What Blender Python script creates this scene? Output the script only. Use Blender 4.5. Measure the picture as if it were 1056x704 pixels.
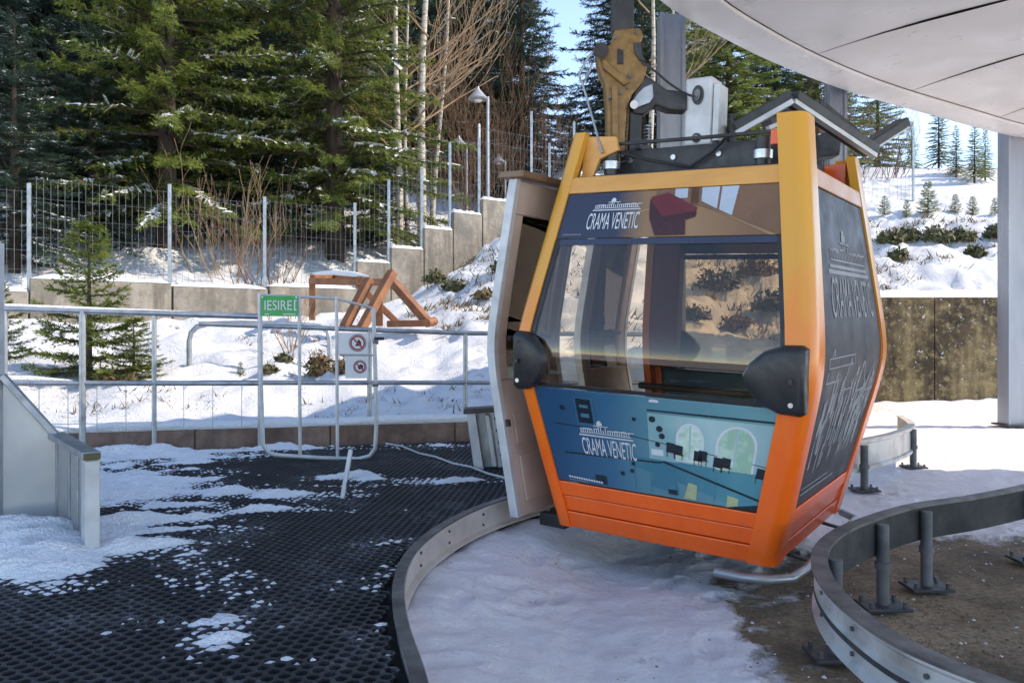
import bpy, math, random
import numpy as np
from mathutils import Vector, Matrix
R = math.radians
random.seed(7); rng = np.random.default_rng(7)
for o in list(bpy.data.objects): bpy.data.objects.remove(o)
S = bpy.context.scene; C = S.collection

# ------------------------------------------------------------------ camera, sky, sun, exposure
FPX, HZ, CAMZ = 850.0, 345.0, 0.95
cam = bpy.data.objects.new('camera', bpy.data.cameras.new('camera')); C.objects.link(cam)
cam.location = (0, 0, CAMZ); cam.rotation_euler = (R(90), 0, 0)
cam.data.sensor_width = 36; cam.data.lens = 36*FPX/1056; cam.data.shift_y = -(352-HZ)/1056
cam.data.clip_end = 600; cam.data.clip_start = .05
S.camera = cam
S.cycles.max_bounces = 7; S.cycles.diffuse_bounces = 3; S.cycles.glossy_bounces = 3; S.cycles.transparent_max_bounces = 8
SUN_AZ, SUN_EL = 0.0, 40.0            # azimuth counted from +x towards +y
w = bpy.data.worlds.new('World'); S.world = w; w.use_nodes = True
nt = w.node_tree; nt.nodes.clear()
sky = nt.nodes.new('ShaderNodeTexSky'); sky.sky_type = 'NISHITA'; sky.sun_disc = False
sky.sun_elevation = R(SUN_EL); sky.sun_rotation = R(90-SUN_AZ); sky.altitude = 2200; sky.dust_density = .2; sky.ozone_density = 1.6
bg = nt.nodes.new('ShaderNodeBackground'); bg.inputs[1].default_value = .15
ow = nt.nodes.new('ShaderNodeOutputWorld')
nt.links.new(sky.outputs[0], bg.inputs[0]); nt.links.new(bg.outputs[0], ow.inputs[0])
sl = bpy.data.lights.new('sun', 'SUN'); sl.energy = 2.0; sl.angle = R(.53); sl.color = (1, .92, .79)
so = bpy.data.objects.new('sun', sl); C.objects.link(so)
sd = Vector((math.cos(R(SUN_AZ))*math.cos(R(SUN_EL)), math.sin(R(SUN_AZ))*math.cos(R(SUN_EL)), math.sin(R(SUN_EL))))
so.rotation_euler = sd.to_track_quat('Z', 'Y').to_euler(); so.location = (20, 0, 20)
vs = S.view_settings; vs.view_transform = 'Standard'; vs.look = 'None'; vs.gamma = 1; vs.exposure = 1.66
if hasattr(vs, 'use_white_balance'): vs.use_white_balance = True; vs.white_balance_temperature = 7400; vs.white_balance_tint = 12

# ------------------------------------------------------------------ materials
M = {}
def nodes(name):
    m = bpy.data.materials.new(name); m.use_nodes = True; M[name] = m
    n = m.node_tree; b = n.nodes['Principled BSDF']
    return m, n, b
def coord(n, kind='Object', scale=(1, 1, 1)):
    t = n.nodes.new('ShaderNodeTexCoord'); mp = n.nodes.new('ShaderNodeMapping'); mp.inputs['Scale'].default_value = scale
    n.links.new(t.outputs[kind], mp.inputs[0]); return mp.outputs[0]
def noise(n, vec, sc, det=4, rough=.55):
    t = n.nodes.new('ShaderNodeTexNoise'); t.inputs['Scale'].default_value = sc; t.inputs['Detail'].default_value = det
    t.inputs['Roughness'].default_value = rough; n.links.new(vec, t.inputs['Vector']); return t.outputs['Fac']
def ramp(n, fac, stops):
    r = n.nodes.new('ShaderNodeValToRGB'); e = r.color_ramp.elements
    while len(e) < len(stops): e.new(.5)
    for q, (p, c) in zip(e, stops):
        q.position = p; q.color = (*c, 1) if len(c) == 3 else c
    n.links.new(fac, r.inputs[0]); return r.outputs[0]
def mixc(n, fac, a, b, mode='MIX'):
    x = n.nodes.new('ShaderNodeMix'); x.data_type = 'RGBA'; x.blend_type = mode
    for sck, val in ((x.inputs[0], fac), (x.inputs[6], a), (x.inputs[7], b)):
        if hasattr(val, 'links'): n.links.new(val, sck)
        elif isinstance(val, (int, float)): sck.default_value = val
        else: sck.default_value = (*val, 1)
    return x.outputs[2]
def bump(n, b, h, strength, dist=.02):
    k = n.nodes.new('ShaderNodeBump'); k.inputs['Strength'].default_value = strength; k.inputs['Distance'].default_value = dist
    n.links.new(h, k.inputs['Height']); n.links.new(k.outputs[0], b.inputs['Normal'])
def mat(name, c1, c2=None, rough=.6, metal=0, sc=6, stretch=(1, 1, 1), bmp=.15, bsc=40, bdist=.01, lo=.35, hi=.65, spec=.5, rvar=.1):
    m, n, b = nodes(name); v = coord(n, 'Object', stretch)
    c2 = c2 or tuple(x*.75 for x in c1)
    f = noise(n, v, sc, 6)
    n.links.new(ramp(n, f, [(lo, c1), (hi, c2)]), b.inputs['Base Color'])
    b.inputs['Metallic'].default_value = metal; b.inputs['Specular IOR Level'].default_value = spec
    f2 = noise(n, v, sc*2.3, 4)
    n.links.new(ramp(n, f2, [(.3, (rough-rvar,)*3), (.7, (min(1, rough+rvar),)*3)]), b.inputs['Roughness'])
    if bmp: bump(n, b, noise(n, v, bsc, 3), bmp, bdist)
    return m

def snow_mat(name, dirt=0.0, c=(.86, .87, .90)):
    m, n, b = nodes(name); v = coord(n)
    f = noise(n, v, 1.7, 6, .6)
    col = ramp(n, f, [(.3, c), (.75, tuple(x*.93 for x in c))])
    if dirt:
        s = ramp(n, noise(n, v, 9, 8, .7), [(.56, (0, 0, 0)), (.66, (1, 1, 1))])
        s2 = ramp(n, noise(n, v, 1.1, 4, .6), [(.45, (0, 0, 0)), (.7, (dirt,)*3)])
        col = mixc(n, mixc(n, 1.0, s, s2, 'MULTIPLY'), col, (.16, .12, .08))
    n.links.new(col, b.inputs['Base Color'])
    b.inputs['Roughness'].default_value = .75; b.inputs['Specular IOR Level'].default_value = .3
    b.inputs['Subsurface Weight'].default_value = 0
    h = n.nodes.new('ShaderNodeMath'); h.operation = 'ADD'
    n.links.new(noise(n, v, 14, 6, .65), h.inputs[0]); n.links.new(noise(n, v, 70, 3, .6), h.inputs[1])
    bump(n, b, h.outputs[0], .8, .045)
    return m
snow_mat('snow'); snow_mat('snow_bank', .75, (.74, .755, .79)); snow_mat('snow_clean', 0, (.88, .89, .91))

# trodden snow over a dirty concrete apron: bare brown patch round the guide rail
m, n, b = nodes('apron'); v = coord(n)
sub = n.nodes.new('ShaderNodeVectorMath'); sub.operation = 'SUBTRACT'; sub.inputs[1].default_value = (2.7, 3.4, 0); n.links.new(v, sub.inputs[0])
mul = n.nodes.new('ShaderNodeVectorMath'); mul.operation = 'MULTIPLY'; mul.inputs[1].default_value = (1/2.0, 1/1.85, 0); n.links.new(sub.outputs[0], mul.inputs[0])
ln = n.nodes.new('ShaderNodeVectorMath'); ln.operation = 'LENGTH'; n.links.new(mul.outputs[0], ln.inputs[0])
ad = n.nodes.new('ShaderNodeMath'); ad.operation = 'ADD'; n.links.new(ln.outputs['Value'], ad.inputs[0])
ns = n.nodes.new('ShaderNodeMath'); ns.operation = 'MULTIPLY_ADD'; ns.inputs[1].default_value = .95; ns.inputs[2].default_value = -.48
n.links.new(noise(n, v, 3.2, 9, .68), ns.inputs[0]); n.links.new(ns.outputs[0], ad.inputs[1])
patch = ramp(n, ad.outputs[0], [(.80, (0, 0, 0)), (.90, (1, 1, 1))])
brown = ramp(n, noise(n, v, 2.2, 8, .65), [(.32, (.045, .030, .016)), (.46, (.20, .14, .08)), (.66, (.40, .30, .19))])
brown = mixc(n, ramp(n, noise(n, v, 38, 7, .8), [(.47, (0, 0, 0)), (.62, (.8, .8, .8))]), brown, (.05, .034, .018))
brown = mixc(n, ramp(n, noise(n, v, 55, 5, .8), [(.60, (0, 0, 0)), (.68, (.7, .7, .7))]), brown, (.48, .42, .34))
sn = ramp(n, noise(n, v, 1.3, 6, .62), [(.3, (.90, .87, .89)), (.5, (.82, .76, .77)), (.72, (.90, .88, .90))])
grit = ramp(n, noise(n, v, 11, 9, .75), [(.585, (0, 0, 0)), (.67, (1, 1, 1))])
gm = ramp(n, noise(n, v, .9, 3, .6), [(.46, (0, 0, 0)), (.62, (.8, .8, .8))])
sn = mixc(n, mixc(n, 1.0, grit, gm, 'MULTIPLY'), sn, (.13, .09, .07))
fine = ramp(n, noise(n, v, 75, 4, .7), [(.60, (0, 0, 0)), (.72, (.35, .35, .35))])
sn = mixc(n, fine, sn, (.30, .22, .20))
n.links.new(mixc(n, patch, brown, sn), b.inputs['Base Color'])
b.inputs['Roughness'].default_value = .7; b.inputs['Specular IOR Level'].default_value = .35
hh = n.nodes.new('ShaderNodeMath'); hh.operation = 'ADD'; n.links.new(noise(n, v, 9, 9, .72), hh.inputs[0])
pm = n.nodes.new('ShaderNodeMath'); pm.operation = 'MULTIPLY'; pm.inputs[1].default_value = .5; n.links.new(patch, pm.inputs[0]); n.links.new(pm.outputs[0], hh.inputs[1])
bump(n, b, hh.outputs[0], .9, .05)

mat('galv', (.42, .44, .46), (.27, .29, .31), .42, .75, 9, bsc=60, bmp=.05)
mat('galv_pale', (.56, .57, .57), (.42, .43, .44), .5, .35, 7, bsc=60, bmp=.05)
mat('sheet_steel', (.44, .45, .45), (.36, .37, .38), .38, .55, 3, bsc=30, bmp=.03)
mat('rail_paint', (.62, .55, .48), (.46, .40, .34), .5, .1, 5, bmp=.05)
mat('rail_worn', (.50, .50, .48), (.24, .22, .19), .38, .45, 4, bmp=.1, lo=.45, hi=.7)
mat('rail_top', (.07, .067, .064), (.16, .15, .14), .5, .3, 8, bmp=.1)
mat('rail_inner', (.030, .030, .030), (.055, .053, .05), .75, 0, 6, bmp=.1, spec=.2)
mat('post_grey', (.14, .145, .15), (.085, .085, .085), .5, .3, 9, bmp=.05)
mat('wire_grey', (.22, .23, .24), (.14, .145, .15), .5, .3, 9, bmp=0)
mat('dark_steel', (.028, .03, .033), (.055, .055, .055), .5, .2, 10, bmp=.08)
mat('black_plastic', (.012, .012, .013), (.022, .022, .022), .42, 0, 12, bmp=.05)
m, n, b = nodes('black_rubber'); v = coord(n)
col = ramp(n, noise(n, v, 5, 6), [(.35, (.010, .010, .012)), (.65, (.026, .025, .026))])
dust = mixc(n, 1.0, ramp(n, noise(n, v, 2.1, 5, .65), [(.50, (0, 0, 0)), (.72, (.55, .55, .55))]), ramp(n, noise(n, v, 34, 5, .75), [(.45, (0, 0, 0)), (.68, (1, 1, 1))]), 'MULTIPLY')
n.links.new(mixc(n, dust, col, (.5, .5, .53)), b.inputs['Base Color']); b.inputs['Roughness'].default_value = .6; bump(n, b, noise(n, v, 90, 3), .15, .01)
mat('mat_bed', (.006, .006, .007), (.013, .012, .012), .9, 0, 7)
mat('white_block', (.62, .63, .64), (.48, .48, .48), .42, .1, 8, bmp=.04)
mat('alu', (.62, .63, .63), (.45, .46, .47), .32, .8, 10, bmp=.04)
mat('cast_amber', (.28, .155, .045), (.19, .10, .032), .42, .25, 30, bmp=.18, bsc=60)
mat('beige_panel', (.50, .38, .31), (.42, .31, .25), .5, 0, 5, bmp=.04)
mat('brown_cap', (.23, .13, .07), (.16, .09, .05), .5, 0, 7)
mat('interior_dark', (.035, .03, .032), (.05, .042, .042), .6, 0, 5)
mat('interior_red', (.15, .022, .022), (.11, .018, .02), .5, 0, 5)
mat('seat_vinyl', (.03, .024, .024), (.045, .035, .033), .45, 0, 5)
mat('wood', (.27, .105, .038), (.16, .058, .022), .6, 0, 5, (1, 1, 1), bmp=.3, bsc=40)
mat('bark', (.075, .052, .038), (.035, .025, .02), .9, 0, 8, (1, 1, .2), bmp=.6, bsc=20, bdist=.04)
mat('twig', (.17, .085, .045), (.10, .05, .03), .8, 0, 3, bmp=0)
mat('twig_pale', (.33, .22, .13), (.22, .14, .08), .8, 0, 3, bmp=0)
mat('dry_leaf', (.20, .13, .05), (.10, .07, .03), .8, 0, 6, bmp=0)
mat('shrub_leaf', (.045, .06, .018), (.10, .085, .03), .7, 0, 6, bmp=0)
mat('bolt', (.16, .16, .16), (.08, .08, .08), .4, .7, 20, bmp=0)
mat('sign_green', (.012, .36, .075), (.011, .31, .065), .4, 0, 4, bmp=0)
mat('sign_white', (.72, .73, .74), (.62, .63, .65), .45, 0, 4, bmp=0)
mat('sign_red', (.34, .03, .05), None, .45, 0, 4, bmp=0)
mat('ink_black', (.02, .02, .022), None, .5, 0, 4, bmp=0)
mat('canopy_skin', (.78, .755, .715), (.66, .635, .595), .36, 0, 1.0, bmp=.1, bsc=2.0, bdist=.05, rvar=.12)
mat('canopy_roof', (.5, .5, .5), None, .5, .3, 2)
mat('column_paint', (.50, .52, .56), (.44, .46, .50), .4, .2, 5, bmp=.03)
mat('column_dark', (.20, .225, .27), (.30, .32, .36), .3, .5, 5, (1, 1, .15), bmp=.03)
mat('column_mid', (.29, .32, .38), (.36, .39, .44), .35, .3, 5, (1, 1, .15), bmp=.03)
mat('lamp_grey', (.40, .41, .43), (.32, .33, .35), .4, .4, 5, bmp=0)
mat('rock', (.20, .155, .11), (.10, .08, .06), .85, 0, 5, bmp=.6, bsc=14, bdist=.05)

def stained(name, c1, c2, c3, white=.0, top=None):
    m, n, b = nodes(name); v = coord(n); vz = coord(n, 'Object', (1, 1, .16))
    f = noise(n, vz, 3.0, 8, .65)
    col = ramp(n, f, [(.34, c1), (.5, c2), (.66, c3)])
    col = mixc(n, ramp(n, noise(n, v, 1.6, 8, .7), [(.42, (0, 0, 0)), (.60, (.8, .8, .8))]), col, tuple(x*.5 for x in c1))
    col = mixc(n, ramp(n, noise(n, v, 7, 8, .75), [(.50, (0, 0, 0)), (.62, (.6, .6, .6))]), col, tuple(min(1, x*1.15) for x in c3))
    if white:
        col = mixc(n, ramp(n, noise(n, v, 13, 5, .7), [(.63, (0, 0, 0)), (.67, (white,)*3)]), col, (.75, .75, .78))
    n.links.new(col, b.inputs['Base Color']); b.inputs['Roughness'].default_value = .85
    bump(n, b, noise(n, v, 18, 8, .7), .5, .03)
    return m
stained('wall_stained', (.045, .032, .018), (.15, .105, .055), (.36, .28, .13), .85)
stained('wall_brown', (.17, .10, .075), (.26, .17, .13), (.10, .065, .05))
stained('concrete', (.26, .24, .21), (.31, .27, .215), (.13, .11, .085))

# cabin paint: orange; amber on upper posts and beams paints in the sky reflection
m, n, b = nodes('cabin_orange'); v = coord(n)
f = noise(n, coord(n, 'Object', (6, 6, .8)), 2.2, 5)
col = ramp(n, f, [(.35, (.93, .120, .006)), (.7, (.86, .098, .005))])
dr_ = mixc(n, 1.0, ramp(n, noise(n, v, 28, 8, .75), [(.52, (0, 0, 0)), (.72, (.5, .5, .5))]), ramp(n, noise(n, v, 3, 4, .6), [(.42, (0, 0, 0)), (.65, (1, 1, 1))]), 'MULTIPLY')
n.links.new(mixc(n, dr_, col, (.25, .10, .05)), b.inputs['Base Color'])
b.inputs['Roughness'].default_value = .30; b.inputs['Coat Weight'].default_value = .2; b.inputs['Coat Roughness'].default_value = .15
bump(n, b, noise(n, v, 5, 3), .05, .01)
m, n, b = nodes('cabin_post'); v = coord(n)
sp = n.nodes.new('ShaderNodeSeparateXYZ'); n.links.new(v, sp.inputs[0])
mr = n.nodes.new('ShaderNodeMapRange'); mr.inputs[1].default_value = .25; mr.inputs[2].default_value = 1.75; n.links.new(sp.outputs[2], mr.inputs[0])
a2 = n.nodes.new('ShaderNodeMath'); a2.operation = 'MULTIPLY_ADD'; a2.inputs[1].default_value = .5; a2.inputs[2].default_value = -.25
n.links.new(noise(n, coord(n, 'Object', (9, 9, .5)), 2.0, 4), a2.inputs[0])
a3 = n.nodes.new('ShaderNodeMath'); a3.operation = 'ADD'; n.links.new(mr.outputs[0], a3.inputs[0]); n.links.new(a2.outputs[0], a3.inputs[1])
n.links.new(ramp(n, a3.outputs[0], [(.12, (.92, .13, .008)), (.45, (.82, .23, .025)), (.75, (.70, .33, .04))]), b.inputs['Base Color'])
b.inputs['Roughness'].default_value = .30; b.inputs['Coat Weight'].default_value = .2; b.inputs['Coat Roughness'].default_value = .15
mat('cabin_amber', (.70, .34, .08), (.62, .29, .07), .4, 0, 4, (1, 1, 4), bmp=.03)
mat('cabin_salmon', (.62, .33, .18), (.56, .29, .15), .4, 0, 4, bmp=.03)
# see-through tinted pane and printed panels
def glass(name, tint, rough=.02, ior=1.5):
    m = bpy.data.materials.new(name); m.use_nodes = True; M[name] = m; n = m.node_tree; n.nodes.clear()
    t = n.nodes.new('ShaderNodeBsdfTransparent'); t.inputs[0].default_value = (*tint, 1)
    g = n.nodes.new('ShaderNodeBsdfGlossy'); g.inputs['Roughness'].default_value = rough
    fr = n.nodes.new('ShaderNodeFresnel'); fr.inputs[0].default_value = ior
    mx = n.nodes.new('ShaderNodeMixShader'); o = n.nodes.new('ShaderNodeOutputMaterial')
    n.links.new(fr.outputs[0], mx.inputs[0]); n.links.new(t.outputs[0], mx.inputs[1]); n.links.new(g.outputs[0], mx.inputs[2]); n.links.new(mx.outputs[0], o.inputs[0])
glass('pane', (.84, .77, .67), ior=1.5)
def prnt(name, c, c2=None, rough=.28):
    mat(name, c, c2 or tuple(x*.85 for x in c), rough, 0, 3, bmp=0, rvar=.05)
prnt('p_navy', (.035, .043, .075)); prnt('p_floor', (.30, .17, .075), (.22, .12, .05)); prnt('p_wall', (.20, .105, .05), (.16, .08, .04))
prnt('p_chair', (.115, .014, .016), (.15, .02, .02)); prnt('p_chair_dark', (.055, .014, .012)); prnt('p_win', (.45, .50, .56), (.36, .42, .48))
prnt('p_frame', (.34, .21, .10)); prnt('p_letter', (.62, .64, .67)); prnt('p_letter_dim', (.20, .21, .23))
prnt('p_blue', (.025, .085, .16), (.04, .13, .21)); prnt('p_teal', (.10, .25, .29), (.13, .31, .34)); prnt('p_pale', (.36, .50, .48), (.30, .44, .44))
prnt('p_pool', (.05, .21, .26), (.09, .28, .32)); prnt('p_arch', (.52, .63, .52), (.40, .56, .44)); prnt('p_dark', (.013, .022, .03)); prnt('p_green', (.30, .36, .18), (.5, .5, .3))
mat('p_charcoal', (.030, .032, .040), (.045, .047, .055), .5, 0, 3, bmp=0, spec=.25); mat('p_sketch', (.33, .335, .345), (.26, .265, .275), .6, 0, 3, bmp=0, spec=.1); prnt('p_blue2', (.035, .13, .22), (.05, .17, .25))
def grad_print(name, stops, axis, a0, a1, sc=3, amp=.25):
    m, n, b = nodes(name); v = coord(n)
    dt = n.nodes.new('ShaderNodeVectorMath'); dt.operation = 'DOT_PRODUCT'; n.links.new(v, dt.inputs[0]); dt.inputs[1].default_value = axis
    mr_ = n.nodes.new('ShaderNodeMapRange'); mr_.inputs[1].default_value = a0; mr_.inputs[2].default_value = a1; n.links.new(dt.outputs['Value'], mr_.inputs[0])
    k = n.nodes.new('ShaderNodeMath'); k.operation = 'MULTIPLY_ADD'; k.inputs[1].default_value = amp; k.inputs[2].default_value = -amp/2; n.links.new(noise(n, v, sc, 3), k.inputs[0])
    ad_ = n.nodes.new('ShaderNodeMath'); ad_.operation = 'ADD'; n.links.new(mr_.outputs[0], ad_.inputs[0]); n.links.new(k.outputs[0], ad_.inputs[1])
    n.links.new(ramp(n, ad_.outputs[0], stops), b.inputs['Base Color']); b.inputs['Roughness'].default_value = .26
AX = (math.cos(-.59), math.sin(-.59), 0)
grad_print('g_upper', [(.30, (.030, .037, .066)), (.46, (.26, .15, .07)), (.7, (.30, .175, .08)), (1, (.20, .10, .045))], AX, -.5, .5, 4, .10)
grad_print('g_lower', [(.05, (.018, .07, .145)), (.32, (.030, .115, .20)), (.5, (.075, .20, .25)), (.95, (.13, .30, .32))], AX, -.55, .60, 3, .16)
grad_print('g_pale', [(.30, (.20, .36, .37)), (.6, (.36, .52, .50)), (.95, (.27, .42, .42))], AX, -.1, .60, 5, .45)
grad_print('g_arch', [(.25, (.34, .50, .36)), (.5, (.58, .70, .60)), (.8, (.30, .47, .34))], AX, -.1, .60, 16, 1.0)
grad_print('g_pool', [(.3, (.035, .16, .22)), (.7, (.075, .26, .30)), (1, (.06, .22, .27))], AX, -.1, .60, 7, .5)
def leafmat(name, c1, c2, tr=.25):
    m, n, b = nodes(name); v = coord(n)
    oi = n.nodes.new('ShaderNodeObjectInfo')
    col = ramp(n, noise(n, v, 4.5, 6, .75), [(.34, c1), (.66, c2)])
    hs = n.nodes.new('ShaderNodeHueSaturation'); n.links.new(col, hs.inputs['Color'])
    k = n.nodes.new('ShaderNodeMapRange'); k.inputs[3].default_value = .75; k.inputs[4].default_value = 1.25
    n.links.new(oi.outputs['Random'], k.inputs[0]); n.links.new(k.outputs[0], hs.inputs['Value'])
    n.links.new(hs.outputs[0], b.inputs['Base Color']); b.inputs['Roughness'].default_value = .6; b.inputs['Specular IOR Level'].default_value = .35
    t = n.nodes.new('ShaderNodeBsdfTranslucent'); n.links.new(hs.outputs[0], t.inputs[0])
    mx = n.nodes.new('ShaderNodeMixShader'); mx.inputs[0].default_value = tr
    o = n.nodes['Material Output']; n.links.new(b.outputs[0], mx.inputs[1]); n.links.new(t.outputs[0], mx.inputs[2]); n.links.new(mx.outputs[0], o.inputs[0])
leafmat('needles', (.05, .105, .035), (.29, .32, .065), .45); leafmat('needles_shaded', (.022, .050, .042), (.07, .115, .078), .3); leafmat('needles_young', (.08, .13, .03), (.19, .21, .04), .35)  # darker bluish copy puts the shade between the lit firs into the needle colour
# birch bark
m, n, b = nodes('birch'); v = coord(n, 'Object', (2, 2, 9))
n.links.new(ramp(n, noise(n, v, 2.2, 6, .7), [(.50, (.44, .40, .34)), (.60, (.09, .07, .06))]), b.inputs['Base Color']); b.inputs['Roughness'].default_value = .8

# ------------------------------------------------------------------ helpers
def P(px, py, Y): return Vector(((px-528)/FPX*Y, Y, CAMZ+(HZ-py)/FPX*Y))
def G(px, py, z=0.0):
    Y = (CAMZ-z)*FPX/(py-HZ); return Vector(((px-528)/FPX*Y, Y, z))
def thing(name, label, cat, loc=(0, 0, 0), group=None):
    o = bpy.data.objects.new(name, None); C.objects.link(o); o.location = loc; o.empty_display_size = .1
    o['label'] = label; o['category'] = cat
    if group: o['group'] = group
    return o
def root_of(p):
    while p.parent: p = p.parent
    return p
def tag(o, label=None, cat=None, group=None, kind=None):
    for k, val in (('label', label), ('category', cat), ('group', group), ('kind', kind)):
        if val: o[k] = val
    return o
class MB:
    def __init__(s): s.v = []; s.f = []; s.m = []; s.cur = 0
    def add(s, vs, fs):
        k = len(s.v); s.v += [tuple(q) for q in vs]; s.f += [tuple(i+k for i in q) for q in fs]; s.m += [s.cur]*len(fs); return s
    def hexa(s, c):      # 8 corners: bottom 4 ccw, top 4 ccw
        return s.add(c, [(3, 2, 1, 0), (4, 5, 6, 7), (0, 1, 5, 4), (1, 2, 6, 5), (2, 3, 7, 6), (3, 0, 4, 7)])
    def box(s, c, d, ax=None):
        c = Vector(c); ax = ax or (Vector((1, 0, 0)), Vector((0, 1, 0)), Vector((0, 0, 1)))
        X, Y, Z = [Vector(a).normalized()*(q/2) for a, q in zip(ax, d)]
        return s.hexa([c-X-Y-Z, c+X-Y-Z, c+X+Y-Z, c-X+Y-Z, c-X-Y+Z, c+X-Y+Z, c+X+Y+Z, c-X+Y+Z])
    def bar(s, p, q, a, b_, up=(0, 0, 1)):
        p = Vector(p); q = Vector(q); d = (q-p); X = d.cross(Vector(up)).normalized(); Z = X.cross(d).normalized()
        return s.box((p+q)/2, (a, d.length, b_), (X, d, Z))
    def tube(s, pts, r, n=8, cap=True):
        pts = [Vector(p) for p in pts]; rs = r if isinstance(r, (list, tuple)) else [r]*len(pts)
        k = len(s.v); ref = None
        for i, p in enumerate(pts):
            d = (pts[min(i+1, len(pts)-1)]-pts[max(i-1, 0)]).normalized()
            if ref is None: ref = d.orthogonal().normalized()
            X = (ref-d*ref.dot(d)); X = X.normalized() if X.length > 1e-6 else d.orthogonal().normalized(); ref = X; Y = d.cross(X)
            for j in range(n):
                a = 2*math.pi*j/n; s.v.append(tuple(p+(X*math.cos(a)+Y*math.sin(a))*rs[i]))
        for i in range(len(pts)-1):
            for j in range(n):
                s.f.append((k+i*n+j, k+i*n+(j+1) % n, k+(i+1)*n+(j+1) % n, k+(i+1)*n+j)); s.m.append(s.cur)
        if cap:
            s.f.append(tuple(k+j for j in reversed(range(n)))); s.f.append(tuple(k+(len(pts)-1)*n+j for j in range(n))); s.m += [s.cur]*2
        return s
    def prism(s, poly, dvec):     # polygon of 3D points pushed along dvec
        n_ = len(poly); d = Vector(dvec); a = [Vector(p) for p in poly]
        return s.add(a+[p+d for p in a], [tuple(reversed(range(n_))), tuple(range(n_, 2*n_))]+[(i, (i+1) % n_, n_+(i+1) % n_, n_+i) for i in range(n_)])
    def poly(s, pts): return s.add(pts, [tuple(range(len(pts)))])
    def sweep(s, prof, path, closed_prof=True):   # prof [(n, z)] swept along plan path of 3D points
        path = [Vector(p) for p in path]; rows = []
        for i, p in enumerate(path):
            d = path[min(i+1, len(path)-1)]-path[max(i-1, 0)]; d.z = 0; d.normalize(); N = Vector((d.y, -d.x, 0))
            rows.append([p+N*a+Vector((0, 0, z)) for a, z in prof])
        n_ = len(prof); k = len(s.v)
        for r_ in rows: s.v += [tuple(q) for q in r_]
        for i in range(len(rows)-1):
            for j in range(n_ if closed_prof else n_-1):
                s.f.append((k+i*n_+j, k+i*n_+(j+1) % n_, k+(i+1)*n_+(j+1) % n_, k+(i+1)*n_+j)); s.m.append(s.cur)
        if closed_prof:
            s.f.append(tuple(k+j for j in reversed(range(n_)))); s.f.append(tuple(k+(len(rows)-1)*n_+j for j in range(n_))); s.m += [s.cur]*2
        return s
    def build(s, name, mats, parent=None, smooth=False, bevel=0, origin=None, seg=2):
        me = bpy.data.meshes.new(name)
        off = Vector(origin) if origin is not None else (root_of(parent).location.copy() if parent else None)
        if off is None:
            a = np.array(s.v); off = Vector(((a[:, 0].min()+a[:, 0].max())/2, (a[:, 1].min()+a[:, 1].max())/2, a[:, 2].min()))
        me.from_pydata([tuple(Vector(q)-off) for q in s.v], [], s.f); me.update()
        for q in (mats if isinstance(mats, (list, tuple)) else [mats]): me.materials.append(M[q])
        if len(set(s.m)) > 1: me.polygons.foreach_set('material_index', s.m)
        o = bpy.data.objects.new(name, me); C.objects.link(o)
        if parent: o.parent = parent
        else: o.location = off
        if smooth:
            me.polygons.foreach_set('use_smooth', [True]*len(me.polygons))
            try: me.set_sharp_from_angle(angle=R(40))
            except Exception: pass
        if bevel:
            bm = o.modifiers.new('bevel', 'BEVEL'); bm.width = bevel; bm.segments = seg; bm.limit_method = 'ANGLE'; bm.angle_limit = R(35)
        return o
def np_mesh(name, V, F, mats, loc=(0, 0, 0), smooth=True, midx=None):
    V = np.asarray(V, dtype=np.float32); F = np.asarray(F, dtype=np.int32); k = F.shape[1]
    me = bpy.data.meshes.new(name); me.vertices.add(len(V)); me.vertices.foreach_set('co', V.ravel())
    me.loops.add(F.size); me.loops.foreach_set('vertex_index', F.ravel()); me.polygons.add(len(F))
    me.polygons.foreach_set('loop_start', np.arange(0, F.size, k, dtype=np.int32))
    for q in (mats if isinstance(mats, (list, tuple)) else [mats]): me.materials.append(M[q])
    if midx is not None: me.polygons.foreach_set('material_index', np.asarray(midx, dtype=np.int32))
    me.polygons.foreach_set('use_smooth', np.full(len(F), smooth)); me.update(calc_edges=True); me.validate()
    return me
def link(name, me, loc=(0, 0, 0), parent=None, rz=0, sc=1):
    o = bpy.data.objects.new(name, me); C.objects.link(o); o.location = loc; o.rotation_euler.z = rz; o.scale = (sc,)*3 if not isinstance(sc, tuple) else sc
    if parent: o.parent = parent
    return o
# value noise on arrays
_tab = rng.random((256, 256))
def vn(x, y):
    xi = np.floor(x).astype(int); yi = np.floor(y).astype(int); fx = x-xi; fy = y-yi; fx = fx*fx*(3-2*fx); fy = fy*fy*(3-2*fy)
    g = lambda a, b_: _tab[a % 256, b_ % 256]
    return (g(xi, yi)*(1-fx)+g(xi+1, yi)*fx)*(1-fy)+(g(xi, yi+1)*(1-fx)+g(xi+1, yi+1)*fx)*fy
def fbm(x, y, o=5):
    s_ = 0; a = .5
    for i in range(o): s_ = s_+a*vn(x*2**i+17*i, y*2**i+31*i); a *= .5
    return s_
def grid_faces(nr, nc):
    a = np.arange(nr*nc).reshape(nr, nc); return np.stack([a[:-1, :-1], a[:-1, 1:], a[1:, 1:], a[1:, :-1]], -1).reshape(-1, 4)
def sstep(a, b_, x): t = np.clip((x-a)/(b_-a), 0, 1); return t*t*(3-2*t)
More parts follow.
